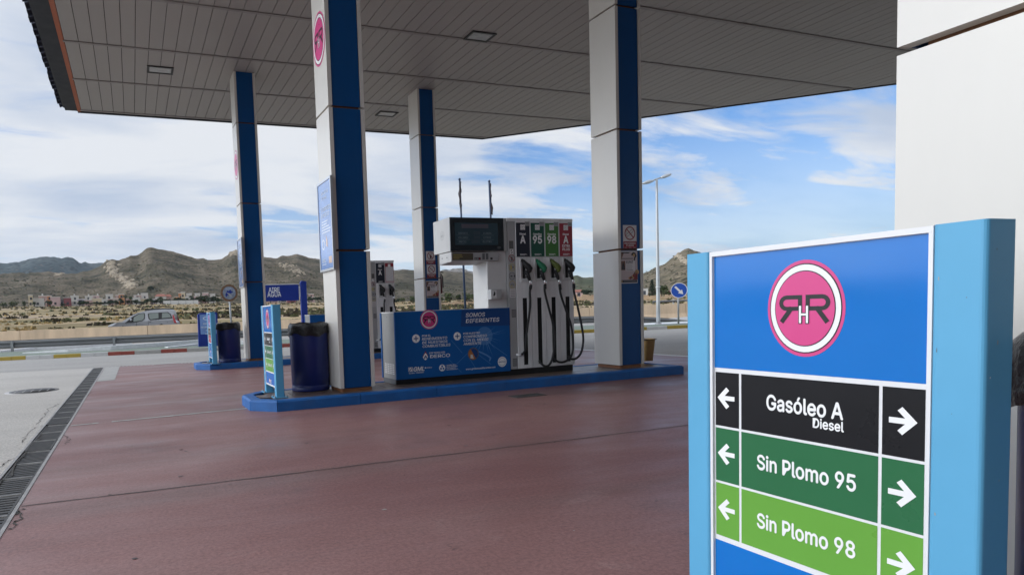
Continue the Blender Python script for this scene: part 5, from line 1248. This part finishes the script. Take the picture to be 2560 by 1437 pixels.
# ---------------------------------------------------------------- the car on the highway
def car():
    Lc = 4.38; u = Vector((1, -.2, 0)).normalized(); v = Vector((.2, 1, 0)).normalized()
    f0 = at_y(275, 812, 45.4); f0.z = .012
    t = thing('car', 'silver grey people carrier driving left on the highway behind the barrier', 'car', f0+u*2.19)
    def P(x, y, z): return f0+u*x+v*y+Vector((0, 0, z))
    hw = lambda z: .90 if z < 1.04 else .90-(z-1.04)*.30
    low = [(.02, .30), (-.02, .55), (.03, .72), (.12, .86), (.40, .985), (.70, 1.045), (.98, 1.075), (4.24, 1.06), (4.36, .90), (4.40, .62), (4.34, .32)]
    up = [(.98, 1.075), (1.25, 1.26), (1.62, 1.48), (1.95, 1.615), (2.30, 1.70), (2.90, 1.765), (3.50, 1.79), (3.95, 1.775), (4.14, 1.70), (4.20, 1.45), (4.24, 1.06)]
    mb = MB()
    def loft(out, closed_bottom):
        n = len(out); V = []
        for s_ in (-1, 1):
            for x, z in out:
                taper = 1-.18*max(0, (.6-x)/.6)**2-.06*max(0, (x-3.9)/.5)**2; V.append(P(x, s_*hw(z)*taper, z))
        F = [(i, i+1, n+i+1, n+i) for i in range(n-1)]+[(n-1, 0, n, 2*n-1)]+[tuple(range(n-1, -1, -1)), tuple(range(n, 2*n))]
        mb.add(V, F, 'car_grey')
    loft(low, True); loft(up, False); mb.build('body', t)
    def side(poly, m, name, off=.012):
        for s_ in (-1, 1):
            b = MB(); V = [P(x, s_*(hw(z)+off), z) for x, z in poly]+[P(x, s_*(hw(z)-.02), z) for x, z in poly]; n = len(poly)
            F = [tuple(range(n)) if s_ < 0 else tuple(range(n-1, -1, -1))]+[(i, n+i, n+(i+1) % n, (i+1) % n) for i in range(n)]
            b.add(V, F, m); b.build(name, t)
    zz = lambda X, Y_: ((X-205)/237, (858-Y_)/235)
    side([zz(*p) for p in ((475, 628), (520, 590), (600, 528), (680, 488), (768, 484), (776, 520), (770, 575), (735, 606), (600, 630))], 'car_trim', 'window_surround', .008)
    side([zz(*p) for p in ((600, 615), (608, 545), (690, 497), (758, 493), (764, 530), (756, 575), (725, 597))], 'car_glass', 'window', .014)
    side([zz(*p) for p in ((815, 500), (850, 488), (1120, 482), (1160, 515), (1185, 582), (1000, 590), (850, 600), (825, 570))], 'car_trim', 'window_surround', .008)
    side([zz(*p) for p in ((832, 505), (856, 495), (975, 490), (978, 572), (860, 588), (840, 565))], 'car_glass', 'window', .014)
    side([zz(*p) for p in ((1032, 495), (1110, 493), (1148, 520), (1166, 568), (1026, 575))], 'car_glass', 'window', .014)
    side([(4.14, 1.40), (4.23, 1.38), (4.30, 1.15), (4.40, .84), (4.24, .86), (4.17, 1.1)], 'car_red', 'tail_light', .016)
    side([(.06, .80), (.14, .88), (.42, .985), (.66, 1.02), (.50, .90), (.30, .80)], 'car_lamp', 'headlight', .012)
    side([(.72, .42), (.78, .70), (1.0, .80), (1.22, .70), (1.28, .42)], 'car_trim', 'wheel_arch', .004); side([(3.12, .42), (3.18, .72), (3.42, .84), (3.66, .72), (3.72, .42)], 'car_trim', 'wheel_arch', .004)
    b = MB(); b.add([P(1.02, -.80, 1.10), P(1.02, .80, 1.10), P(1.93, .66, 1.625), P(1.93, -.66, 1.625)], [(0, 1, 2, 3)], 'car_glass'); b.add([P(1.0, -.80, 1.105), P(1.0, .80, 1.105), P(1.91, .66, 1.63), P(1.91, -.66, 1.63)], [(0, 1, 2, 3)], 'car_glass'); b.build('windscreen', t)
    for s_ in (-1, 1):
        b = MB(); y = s_*.60; b.tube([P(2.45, y, 1.735), P(2.55, y, 1.80), P(2.8, y, 1.815), P(3.7, y, 1.84), P(3.88, y, 1.825), P(3.98, y, 1.76)], .022, 'car_trim', 6); b.build('roof_rail', t)
        b = MB(); b.tube([P(1.62, s_*.88, 1.08), P(1.60, s_*1.02, 1.12)], .03, 'car_trim', 6); b.tube([P(1.58, s_*1.0, 1.12), P(1.55, s_*1.04, 1.22)], [.07, .06], 'car_grey', 8); b.build('mirror', t)
        for x in (1.0, 3.42):
            b = MB(); c = P(x, s_*.80, .32); V = []; n = 20
            w = thing_w = None
            for (rr, dy) in ((.20, .115), (.31, .11), (.325, .06), (.325, -.08)):
                for k in range(n): a = 2*math.pi*k/n; V.append(P(x+rr*math.cos(a), s_*(.78+dy), .325+rr*math.sin(a)))
            b.add(V, [(i*n+k, i*n+(k+1) % n, (i+1)*n+(k+1) % n, (i+1)*n+k) for i in range(3) for k in range(n)], 'tyre'); wh = b.build('wheel', t)
            b = MB(); b.add([P(x+.2*math.cos(2*math.pi*k/n), s_*.89, .325+.2*math.sin(2*math.pi*k/n)) for k in range(n)], [tuple(range(n))], 'steel'); b.build('rim', wh)
    b = MB(); b.box(0, 0, 0, 0, 0, 0, 'car_trim')
    d0 = MB(); d0.add([P(1.85, -.915, .5), P(1.87, -.915, .5), P(1.87, -.915, 1.05), P(1.85, -.915, 1.05)], [(0, 1, 2, 3)], 'car_trim'); d0.add([P(2.6, -.915, .5), P(2.615, -.915, .5), P(2.615, -.915, 1.05), P(2.6, -.915, 1.05)], [(0, 1, 2, 3)], 'car_trim'); d0.add([P(2.66, -.92, .98), P(2.80, -.92, .98), P(2.80, -.92, 1.01), P(2.66, -.92, 1.01)], [(0, 1, 2, 3)], 'car_trim'); d0.build('door_seam', t)
car()

# ---------------------------------------------------------------- vegetation
def leaf_crown(mb, c, rx, ry, rz, n, size, mats, seed, lumps=7):
    rg = random.Random(seed); L_ = []
    for k in range(lumps):
        a = rg.uniform(0, 6.28); h = rg.uniform(-.75, .8); k_ = math.sqrt(max(.05, 1-h*h))*rg.uniform(.35, .75)
        L_.append((k_*math.cos(a), k_*math.sin(a), h*.75, rg.uniform(.30, .52)))
    for i in range(n):
        lx, ly, lz, lr = rg.choice(L_)
        d = Vector((rg.gauss(0, 1), rg.gauss(0, 1), rg.gauss(0, 1))).normalized()*lr*rg.uniform(.55, 1.08)
        p = Vector((c[0]+(lx+d.x)*rx, c[1]+(ly+d.y)*ry, c[2]+(lz+d.z)*rz))
        s = size*rg.uniform(.6, 1.4); a = Vector((rg.gauss(0, 1), rg.gauss(0, 1), rg.gauss(0, .6))).normalized(); b = a.orthogonal().normalized(); b = (b*math.cos(i)+a.cross(b)*math.sin(i))
        mb.add([p-a*s*.5, p+b*s*.32, p+a*s*.5, p-b*s*.32], [(0, 1, 2, 3)], rg.choice(mats))
TREES = {}
def tree(px, r, w, h, kind, label, seed, keys=(), group='trees and bushes in the fields', name=None, basepy=760):
    if isinstance(px, tuple): a = px[0]
    else: a = azel(px, basepy)[0]
    x, y = r*math.sin(a), r*math.cos(a); z = surf(a, r, keys)
    nm, cat = {'bush': ('bush', 'bush'), 'tree': ('leafy_tree', 'tree'), 'dark': ('leafy_tree', 'tree'), 'pine': ('pine_tree', 'tree'), 'palm': ('palm_tree', 'palm tree'), 'cypress': ('cypress_tree', 'tree')}[kind]
    t = thing(nm, label, cat, (x, y, z), group); rg = random.Random(seed)
    if kind == 'palm':
        mb = MB(); mb.tube([(x, y, z-.3), (x+.15, y, z+h*.5), (x+.1, y, z+h*.82)], [.32, .24, .22], 'bark', 7); mb.build('trunk', t)
        mb = MB()
        for k in range(26):
            a_ = 6.28*k/26+rg.uniform(-.1, .1); e = rg.uniform(-.5, 1.0); ln = w*.5*rg.uniform(.85, 1.15); pts = []
            for q_ in range(4):
                f = q_/3; pts.append(Vector((x+.1+ln*f*math.cos(a_)*math.cos(e*.6), y+ln*f*math.sin(a_)*math.cos(e*.6), z+h*.82+ln*(f*math.sin(e)-.75*f*f))))
            sd = Vector((-math.sin(a_), math.cos(a_), 0))
            for p0, p1, w0, w1 in zip(pts, pts[1:], (.12, .35, .3), (.35, .3, .03)):
                mb.add([p0-sd*w0, p1-sd*w1, p1+sd*w1, p0+sd*w0], [(0, 1, 2, 3)], rg.choice(('leaf_b', 'leaf_dark')))
        mb.build('crown', t); return t
    if kind in ('pine', 'cypress'):
        mb = MB(); mb.tube([(x, y, z-.3), (x, y, z+h*.95)], [.25, .04], 'bark', 7); mb.build('trunk', t)
        mb = MB(); n = 17
        for k in range(n):
            f = k/(n-1); zz_ = z+h*(.08+.90*f); rad = w*.5*(1-f)**.85*(1 if kind == 'pine' else (.6+.4*math.sin(f*3)))+.12
            for j in range(34 if kind == 'pine' else 26):
                a_ = rg.uniform(0, 6.28); rr = rad*math.sqrt(rg.uniform(.15, 1)); p = Vector((x+rr*math.cos(a_), y+rr*math.sin(a_), zz_-.12*rr+rg.uniform(-.25, .25))); s = rg.uniform(.25, .6)
                d = Vector((math.cos(a_), math.sin(a_), -.25)); sd = Vector((-math.sin(a_), math.cos(a_), rg.uniform(-.4, .4)))
                mb.add([p-d*s, p+sd*s*.35, p+d*s, p-sd*s*.35], [(0, 1, 2, 3)], rg.choice(('leaf_dark', 'leaf_dark', 'leaf_b')))
        mb.build('crown', t); return t
    mats = {'bush': ('leaf_a', 'leaf_b', 'leaf_olive'), 'tree': ('leaf_a', 'leaf_b', 'leaf_dark'), 'dark': ('leaf_dark', 'leaf_b', 'leaf_dark')}[kind]
    tr = .10 if kind == 'bush' else .28
    mb = MB(); mb.tube([(x, y, z-.3), (x+.05*h, y, z+h*tr), (x+.03*h, y, z+h*.6)], [.06*h**.8, .05*h**.8, .015*h], 'bark', 7)
    for k in range(4): a_ = k*1.6+seed; mb.tube([(x+.04*h, y, z+h*tr), (x+.3*w*math.cos(a_), y+.3*w*math.sin(a_), z+h*(tr+.35))], [.03*h**.8, .01*h], 'bark', 5)
    mb.build('trunk', t)
    mb = MB(); cz_ = z+h*(.5+tr*.5); rz = h*(.5-tr*.5)
    leaf_crown(mb, (x, y, cz_), w*.5, w*.5, rz, 620 if kind != 'bush' else 480, max(.28, min(w, h)*.15), mats, seed, 9); mb.build('crown', t); return t
# olive-green bushes seen under the pump head and beside it
BL = [(1124, 235, 32, 23, 'broad olive bush left of the flagpole foot, seen through the gap under the pump head'), (1147, 245, 14, 17, 'narrow dark bush just left of the flagpole, seen under the pump head'), (1166, 262, 22, 21, 'bush right of the flagpole, behind the others, seen under the pump head'), (1189, 228, 29, 21, 'round green bush beside the orange-roofed house, seen under the pump head'), (1216, 240, 14, 18, 'dark bush at the pump column edge before the orange-roofed house'),
      (1031, 240, 16, 18, 'bush touching the left edge of the pillar behind the pump'), (1006, 250, 22, 15, 'low olive bush between the far pump and the pillar behind it'), (992, 232, 13, 13, 'small dark bush right beside the far pump'), (1104, 250, 11, 16, 'dark bush peeping out at the right edge of the pillar behind the pump')]
for i, (px, r, w, h, lb) in enumerate(BL): tree(px, r, w/FPX*r*1.1, h/FPX*r*1.1, 'bush' if i % 3 != 1 else 'dark', lb, 30+i)
tree(1469, 250, 27/FPX*250, 21/FPX*250, 'dark', 'round dark tree beside the pink house, left of the right near pillar', 51)
tree(1631, 210, 21/FPX*210, 41/FPX*210, 'pine', 'dark pointed pine tree left of the street lamp post', 52)
tree(1653, 215, 15/FPX*215, 30/FPX*215, 'dark', 'dark tree half hidden by the street lamp post', 53)
tree(1664, 205, 20/FPX*205, 29/FPX*205, 'bush', 'pale green tree right of the street lamp, left of the red house', 54)
tree(1677, 215, 14/FPX*215, 13/FPX*215, 'dark', 'low dark tree in front of the red house', 55)
a, r, z = hit(377, 733, ('main',), 420); tree((a,), r, 17/FPX*r, 16/FPX*r, 'dark', 'single round dark tree on the hillside above the car', 56, ('main',))
for i, (px, w, h, lb) in enumerate([(9, 17, 12, 'leftmost green bush at the picture edge by the left field'), (34, 21, 14, 'wide grey-green bush left of the first cream house'), (59, 10, 15, 'upright grey-green bush right beside the first cream house'), (126, 9, 15, 'dark palm-like tree between the first two houses of the row')]):
    tree(px, 380, w/FPX*380, h/FPX*380, 'bush' if i != 3 else 'tree', lb, 60+i)
PALMS = [(85, 12), (118, 15), (290, 13), (301, 18), (313, 26), (327, 22), (341, 14), (366, 13), (377, 17), (402, 20), (478, 22), (520, 14)]
ords = ['first', 'second', 'third', 'fourth', 'fifth', 'sixth', 'seventh', 'eighth', 'ninth', 'tenth', 'eleventh', 'twelfth']
for i, (px, h) in enumerate(PALMS): tree(px, 383-2*(i % 3), 12/FPX*383, h/FPX*383, 'palm', f'{ords[i]} palm tree from the left along the front of the village', 80+i, group='palm trees in the village')
TT = [(405, 26, 13, 'tree'), (421, 18, 11, 'dark'), (444, 18, 14, 'dark'), (455, 20, 13, 'tree'), (500, 26, 16, 'tree'), (514, 22, 17, 'tree'), (535, 24, 15, 'dark'), (548, 20, 13, 'tree'), (690, 30, 13, 'tree'), (712, 26, 11, 'dark'), (735, 26, 13, 'tree'), (770, 30, 14, 'tree'), (795, 26, 13, 'dark'), (274, 26, 8, 'dark'), (360, 22, 8, 'tree'), (386, 24, 9, 'tree'), (160, 20, 6, 'dark'), (250, 22, 7, 'tree')]
rg = random.Random(77)
for px in range(196, 552, 11): TT.append((px+rg.uniform(-4, 4), rg.uniform(10, 20), rg.uniform(6, 12), rg.choice(('dark', 'tree', 'dark'))))
for i, (px, w, h, k) in enumerate(TT): tree(px, 381+(i % 4), w/FPX*383, h/FPX*383*1.15, k, f'small green tree number {i+1} from the left, in front of the village' if False else ['green tree below the hillside tree, before the red-roofed houses', 'dark low tree next to it before the red-roofed houses'][i % 2] if False else 'green tree standing in front of the distant village houses', 100+i, group='trees in front of the village')

# ---------------------------------------------------------------- village
WALLS = {'W': (.55, .53, .50), 'C': (.56, .47, .33), 'P': (.44, .30, .27), 'O': (.50, .24, .12), 'D': (.22, .075, .085), 'G': (.30, .30, .31), 'L': (.42, .37, .42), 'R': (.26, .05, .05), 'S': (.40, .29, .19), 'Q': (.52, .37, .36)}
for k, c in WALLS.items(): mat('render_'+k, c, .9, var=.10, vscale=.3)
mat('render_trim', (.58, .56, .53), .9)
WN = {'W': 'white', 'C': 'cream', 'P': 'dusty pink', 'O': 'orange', 'D': 'dark red', 'G': 'grey', 'L': 'lilac', 'R': 'red', 'S': 'sandy', 'Q': 'pale pink'}
def house(px0, px1, hpx, r, col, roof, label, seed, group='village houses below the hills', keys=(), dz=0.):
    px = (px0+px1)/2; a = azel(px, 760)[0]; x, y = r*math.sin(a), r*math.cos(a); z = surf(a, r, keys)+dz
    w = (px1-px0)/FPX*r; h = hpx/FPX*r; rg = random.Random(seed); dep = rg.uniform(7, 10)
    t = thing('house', label, 'house', (x, y, z), group)
    ca, sa = math.cos(-a+rg.uniform(-.12, .12)), math.sin(-a)
    ux, uy = Vector((math.cos(a), -math.sin(a), 0)), Vector((math.sin(a), math.cos(a), 0))
    C0 = Vector((x, y, z))
    def bx(mb, x0, x1, y0, y1, z0, z1, m):
        V = [C0+ux*p+uy*q_+Vector((0, 0, zz_)) for zz_ in (z0, z1) for p, q_ in ((x0, y0), (x1, y0), (x1, y1), (x0, y1))]
        mb.add(V, [(3, 2, 1, 0), (4, 5, 6, 7), (0, 1, 5, 4), (1, 2, 6, 5), (2, 3, 7, 6), (3, 0, 4, 7)], m)
    m = 'render_'+col
    mb = MB(); bx(mb, -w/2, w/2, 0, dep, -1.2, h*.94, m)
    if w > 6: bx(mb, -w/2+.2, -w/2+w*rg.uniform(.35, .5), -rg.uniform(.8, 2), 0, -1.2, h*rg.uniform(.45, .62), m)
    mb.build('wall', t)
    mb = MB()
    if roof == 'flat':
        bx(mb, -w/2-.1, w/2+.1, -.1, dep+.1, h*.94, h*.965, 'render_trim'); bx(mb, -w/2-.1, w/2+.1, -.1, .1, h*.965, h, 'render_trim'); bx(mb, -w/2-.1, -w/2+.1, .1, dep, h*.965, h, 'render_trim'); bx(mb, w/2-.1, w/2+.1, .1, dep, h*.965, h, 'render_trim')
    else:
        hr = min(h*.30, 2.2); V = [C0+ux*p+uy*q_+Vector((0, 0, zz_)) for p, q_, zz_ in ((-w/2-.4, -.5, h*.94), (w/2+.4, -.5, h*.94), (w/2+.4, dep+.5, h*.94), (-w/2-.4, dep+.5, h*.94), (-w/2+w*.18, dep/2, h*.94+hr), (w/2-w*.18, dep/2, h*.94+hr))]
        mb.add(V, [(0, 1, 5, 4), (1, 2, 5), (2, 3, 4, 5), (3, 0, 4), (3, 2, 1, 0)], 'roof_red')
    ro = mb.build('roof', t)
    if rg.random() < .6 and w > 4:
        mb = MB(); cx = rg.uniform(-.3, .3)*w; bx(mb, cx-.4, cx+.4, dep*.4, dep*.4+.8, h*.93, h*1.0+1.1, 'render_W'); mb.build('chimney', ro)
    nw = max(1, min(3, int(w/3.2)))
    for fl in range(2 if h > 4.5 else 1):
        for k in range(nw):
            cx = -w/2+w*(k+.5)/nw+rg.uniform(-.3, .3); z0 = .9+fl*2.9
            if z0+1.3 > h*.93: continue
            mb = MB(); yy = -.03 if fl else (-.03); bx(mb, cx-.55, cx+.55, yy, .05, z0, z0+1.35, 'window_dark'); mb.build('window', t)
AX = lambda v: v/4.79
FRONT = [(350, 392, 127, 'C', 'flat'), (394, 515, 88, 'W', 'flat'), (575, 618, 117, 'O', 'flat'), (620, 716, 104, 'Q', 'flat'), (718, 773, 82, 'G', 'flat'), (775, 848, 95, 'D', 'flat'), (850, 933, 47, 'W', 'flat'), (936, 1018, 72, 'L', 'flat'), (1020, 1100, 58, 'P', 'flat'), (1110, 1222, 78, 'C', 'flat'), (1226, 1290, 66, 'W', 'flat'), (1292, 1350, 66, 'P', 'flat'), (1352, 1425, 76, 'W', 'flat'), (1430, 1490, 116, 'O', 'flat'), (1515, 1585, 64, 'Q', 'flat'), (1590, 1680, 82, 'W', 'flat'), (1682, 1800, 64, 'C', 'flat'), (1806, 1865, 60, 'L', 'flat'), (2100, 2142, 78, 'O', 'flat'), (2178, 2222, 128, 'C', 'flat'), (2226, 2300, 80, 'W', 'flat'), (2330, 2400, 84, 'Q', 'flat'), (2420, 2490, 92, 'P', 'flat'), (2500, 2580, 76, 'W', 'flat'), (2590, 2640, 70, 'C', 'flat'),
         (3160, 3230, 60, 'P', 'flat'), (3250, 3330, 58, 'Q', 'flat'), (3350, 3420, 66, 'W', 'flat'), (3440, 3540, 60, 'D', 'flat'), (3560, 3640, 72, 'C', 'flat'), (3650, 3690, 60, 'W', 'flat'), (3700, 3770, 64, 'Q', 'flat')]
BACK = [(480, 572, 118, 'P', 'flat'), (860, 940, 112, 'W', 'flat'), (1030, 1108, 108, 'W', 'flat'), (1112, 1188, 112, 'Q', 'flat'), (1278, 1352, 118, 'W', 'flat'), (1395, 1470, 108, 'Q', 'flat'), (1610, 1690, 104, 'P', 'flat'), (1700, 1775, 126, 'W', 'flat'), (1870, 1990, 92, 'W', 'red'), (1992, 2052, 90, 'P', 'red'), (2146, 2200, 130, 'O', 'flat'), (2240, 2300, 122, 'W', 'flat'), (2340, 2400, 118, 'W', 'flat'), (2430, 2500, 128, 'Q', 'flat'), (2520, 2580, 118, 'W', 'flat'), (3270, 3340, 100, 'W', 'red'), (3430, 3500, 98, 'Q', 'flat'), (3590, 3660, 112, 'W', 'flat'), (3700, 3760, 108, 'P', 'flat')]
from collections import Counter
def uniq(rows, where):
    cnt = Counter(r[3] for r in rows); seen = Counter(); out = []
    for r in rows:
        seen[r[3]] += 1; n = WN[r[3]]; rf = 'red-roofed ' if r[4] == 'red' else ''
        size = 'tall' if r[2] > 100 else ('low' if r[2] < 65 else 'mid-height')
        if cnt[r[3]] == 1: lb = f'only {n} house in the {where} row of the distant village'
        else: lb = f'{size} {rf}{n} house, {ords[seen[r[3]]-1]} {n} one from left in village\'s {where} row'
        out.append(lb)
    return out
for i, (rw, lb) in enumerate(zip(FRONT, uniq(FRONT, 'front'))): house(AX(rw[0]), AX(rw[1]), rw[2]/4.79, 393+(i*7 % 5)*1.5, rw[3], rw[4], lb, 200+i)
for i, (rw, lb) in enumerate(zip(BACK, uniq(BACK, 'back'))): house(AX(rw[0]), AX(rw[1]), rw[2]/4.79*1.0, 420+(i*5 % 4)*3, rw[3], rw[4], lb, 300+i)
house(1202, 1224, 14, 262, 'S', 'red', 'sandy house with wide orange roof seen under the pump head', 401, None)
house(1186, 1199, 7, 300, 'W', 'flat', 'small white building left of the orange-roofed house under the pump head', 402, None)
house(1436, 1456, 17, 262, 'Q', 'red', 'pink house with red roof between the pump hoses and the right near pillar', 403, None)
house(1606, 1619, 20, 240, 'W', 'flat', 'white building touching the right edge of the right near pillar', 404, None)
house(1671, 1687, 15, 236, 'R', 'flat', 'dark red house left of the round arrow sign', 405, None)
# low stone walls and the village screen fence
def low_wall(px0, px1, r, h, m, label, name='stone_wall', cat='wall', posts=False, seed=0):
    a0, a1 = azel(px0, 760)[0], azel(px1, 760)[0]; n = max(3, int((px1-px0)/6)); rg = random.Random(seed)
    t = thing(name, label, cat, (r*math.sin(a0), r*math.cos(a0), surf(a0, r)))
    pts = [(r*math.sin(a0+(a1-a0)*i/n), r*math.cos(a0+(a1-a0)*i/n)) for i in range(n+1)]
    mb = MB()
    for (xa, ya), (xb, yb) in zip(pts, pts[1:]):
        za, zb_ = ground_h(xa, ya), ground_h(xb, yb); ha = h*(1 if posts else rg.uniform(.65, 1.15)); d = .35 if not posts else .05
        V = [(xa, ya, za-.4), (xb, yb, zb_-.4), (xb, yb+d, zb_-.4), (xa, ya+d, za-.4), (xa, ya, za+ha), (xb, yb, zb_+ha), (xb, yb+d, zb_+ha), (xa, ya+d, za+ha)]
        mb.add(V, [(3, 2, 1, 0), (4, 5, 6, 7), (0, 1, 5, 4), (1, 2, 6, 5), (2, 3, 7, 6), (3, 0, 4, 7)], m)
    mb.build('panels' if posts else 'stones', t)
    if posts:
        for (xa, ya) in pts[::3]:
            mb = MB(); z = ground_h(xa, ya); mb.box(xa-.08, xa+.08, ya-.15, ya-.02, z-.3, z+h+.15, 'galv'); mb.build('post', t)
low_wall(408, 496, 352, 2.0, 'pale_grey', 'long pale grey screen fence in front of the village right of the car roof', 'screen_fence', 'fence', True)
low_wall(1604, 1690, 180, 1.15, 'wall_stone', 'low tan stone wall before the pine tree and street lamp', seed=1)
low_wall(1432, 1486, 185, 1.5, 'wall_stone', 'ruined tan stone wall below the pink house', seed=2)
low_wall(1204, 1222, 190, 1.7, 'wall_stone', 'short ruined stone wall below the orange-roofed house', seed=3)
low_wall(1100, 1186, 170, .9, 'wall_stone', 'low earth-coloured wall under the bushes seen beneath the pump head', seed=4)

# rock outcrops on the hillsides
def outcrop(path, wpx, key, n, s0, s1, label, seed, ra):
    rg = random.Random(seed); mb = MB(); first = None
    for i in range(n):
        f = rg.random()*(len(path)-1); k = min(int(f), len(path)-2); f -= k
        px = path[k][0]+(path[k+1][0]-path[k][0])*f+rg.gauss(0, .45)*wpx; py = path[k][1]+(path[k+1][1]-path[k][1])*f+rg.gauss(0, .28)*wpx
        a, r, z = hit(px, py, (key,), ra, 1400)
        if r > 1390: continue
        c = Vector((r*math.sin(a), r*math.cos(a), z)); first = first or c
        s = rg.uniform(s0, s1); V = []
        m = 7
        for zz_, q_ in ((-.9, 1.0), (.15, .95), (.55, .55)):
            for j in range(m): th = 6.28*j/m+rg.uniform(-.3, .3); V.append(c+Vector((s*q_*rg.uniform(.6, 1.2)*math.cos(th), s*q_*rg.uniform(.5, .9)*math.sin(th), s*zz_*rg.uniform(.5, 1.0))))
        mb.add(V, [(b_*m+j, b_*m+(j+1) % m, (b_+1)*m+(j+1) % m, (b_+1)*m+j) for b_ in range(2) for j in range(m)]+[tuple(2*m+j for j in range(m))], 'rock')
    o = mb.build('rock_outcrop'); tag(o, label, 'rocks', 'rock outcrops on the hills'); return o
outcrop([(280, 656), (279, 670), (285, 685), (300, 697), (322, 708), (330, 720)], 13, 'main', 170, 1.6, 4.2, 'pale rock band running down the big hill left of the car', 1, 420)
outcrop([(140, 690), (150, 684), (158, 682)], 7, 'main', 34, 1.2, 2.6, 'small pale rock patch low on the left shoulder of the hill', 2, 420)
outcrop([(575, 634), (590, 630), (600, 640)], 9, 'main', 60, 1.5, 3.4, 'pale rocky tip of the hill behind the far left pillar', 3, 420)
outcrop([(1690, 632), (1700, 644), (1712, 652), (1722, 660)], 8, 'right', 80, 1.2, 3.0, 'pale rock slabs near the top of the right-hand hill', 4, 400)
outcrop([(700, 660), (725, 668), (755, 690)], 14, 'main', 60, 1.0, 2.6, 'scattered pale rocks on the hill above the blue air and water sign', 5, 420)

# dry scrub over the fields and the lower slopes: uncountable ground cover
def scrub(name, n, seed, mats, rmin, rmax, s0, s1, thr, keys=()):
    rg = random.Random(seed); mb = MB(); k = 0; tries = 0
    while k < n and tries < n*30:
        tries += 1
        a = rg.uniform(R(-24), R(58)); r = rmin*(rmax/rmin)**rg.random(); x, y = r*math.sin(a), r*math.cos(a)
        if road_n(x, y) < 48.5: continue
        nn = mnoise.noise(Vector((x*.012, road_n(x, y)*.07, seed)))+.5*mnoise.noise(Vector((x*.07, y*.07, seed+4)))
        if nn < thr: continue
        z = surf(a, r, keys); s = rg.uniform(s0, s1)*(1+r/500); k += 1; m = rg.choice(mats)
        for j in range(7):
            th = rg.uniform(0, 6.28); d = Vector((math.cos(th), math.sin(th), 0)); o_ = Vector((x+rg.gauss(0, .35)*s, y+rg.gauss(0, .35)*s, z-.05)); hh = s*rg.uniform(.35, .75); ww = s*rg.uniform(.25, .5); ln = Vector((rg.uniform(-.3, .3), rg.uniform(-.3, .3), 0))*s
            mb.add([o_-d*ww, o_+d*ww, o_+d*ww*.6+ln+Vector((0, 0, hh)), o_-d*ww*.5+ln+Vector((0, 0, hh*rg.uniform(.7, 1)))], [(0, 1, 2, 3)], m)
    o = mb.build(name); o['kind'] = 'stuff'; return o
scrub('dry_scrub', 2600, 3, ('scrub', 'scrub_dark', 'scrub_dark', 'leaf_olive'), 52, 390, .3, .7, .12)
scrub('dry_grass', 2000, 8, ('straw', 'straw', 'scrub'), 52, 380, .2, .45, .0)
scrub('hill_scrub', 4500, 12, ('scrub', 'scrub_dark', 'scrub', 'leaf_b'), 430, 860, .3, .7, -.4, ('main', 'dark', 'right', 'green'))

# ---------------------------------------------------------------- the air between here and the far hills
m = bpy.data.materials.new('haze'); m.use_nodes = True; nt = m.node_tree; nt.nodes.clear()
vo = nt.nodes.new('ShaderNodeVolumePrincipled'); vo.inputs['Color'].default_value = (.80, .88, 1, 1); vo.inputs['Density'].default_value = .00006; vo.inputs['Anisotropy'].default_value = .2
ou = nt.nodes.new('ShaderNodeOutputMaterial'); nt.links.new(vo.outputs[0], ou.inputs['Volume']); MATS['haze'] = m
mb = MB(); mb.box(-1500, 2300, -150, 4250, -6, 340, 'haze'); o = mb.build('haze'); o['kind'] = 'stuff'
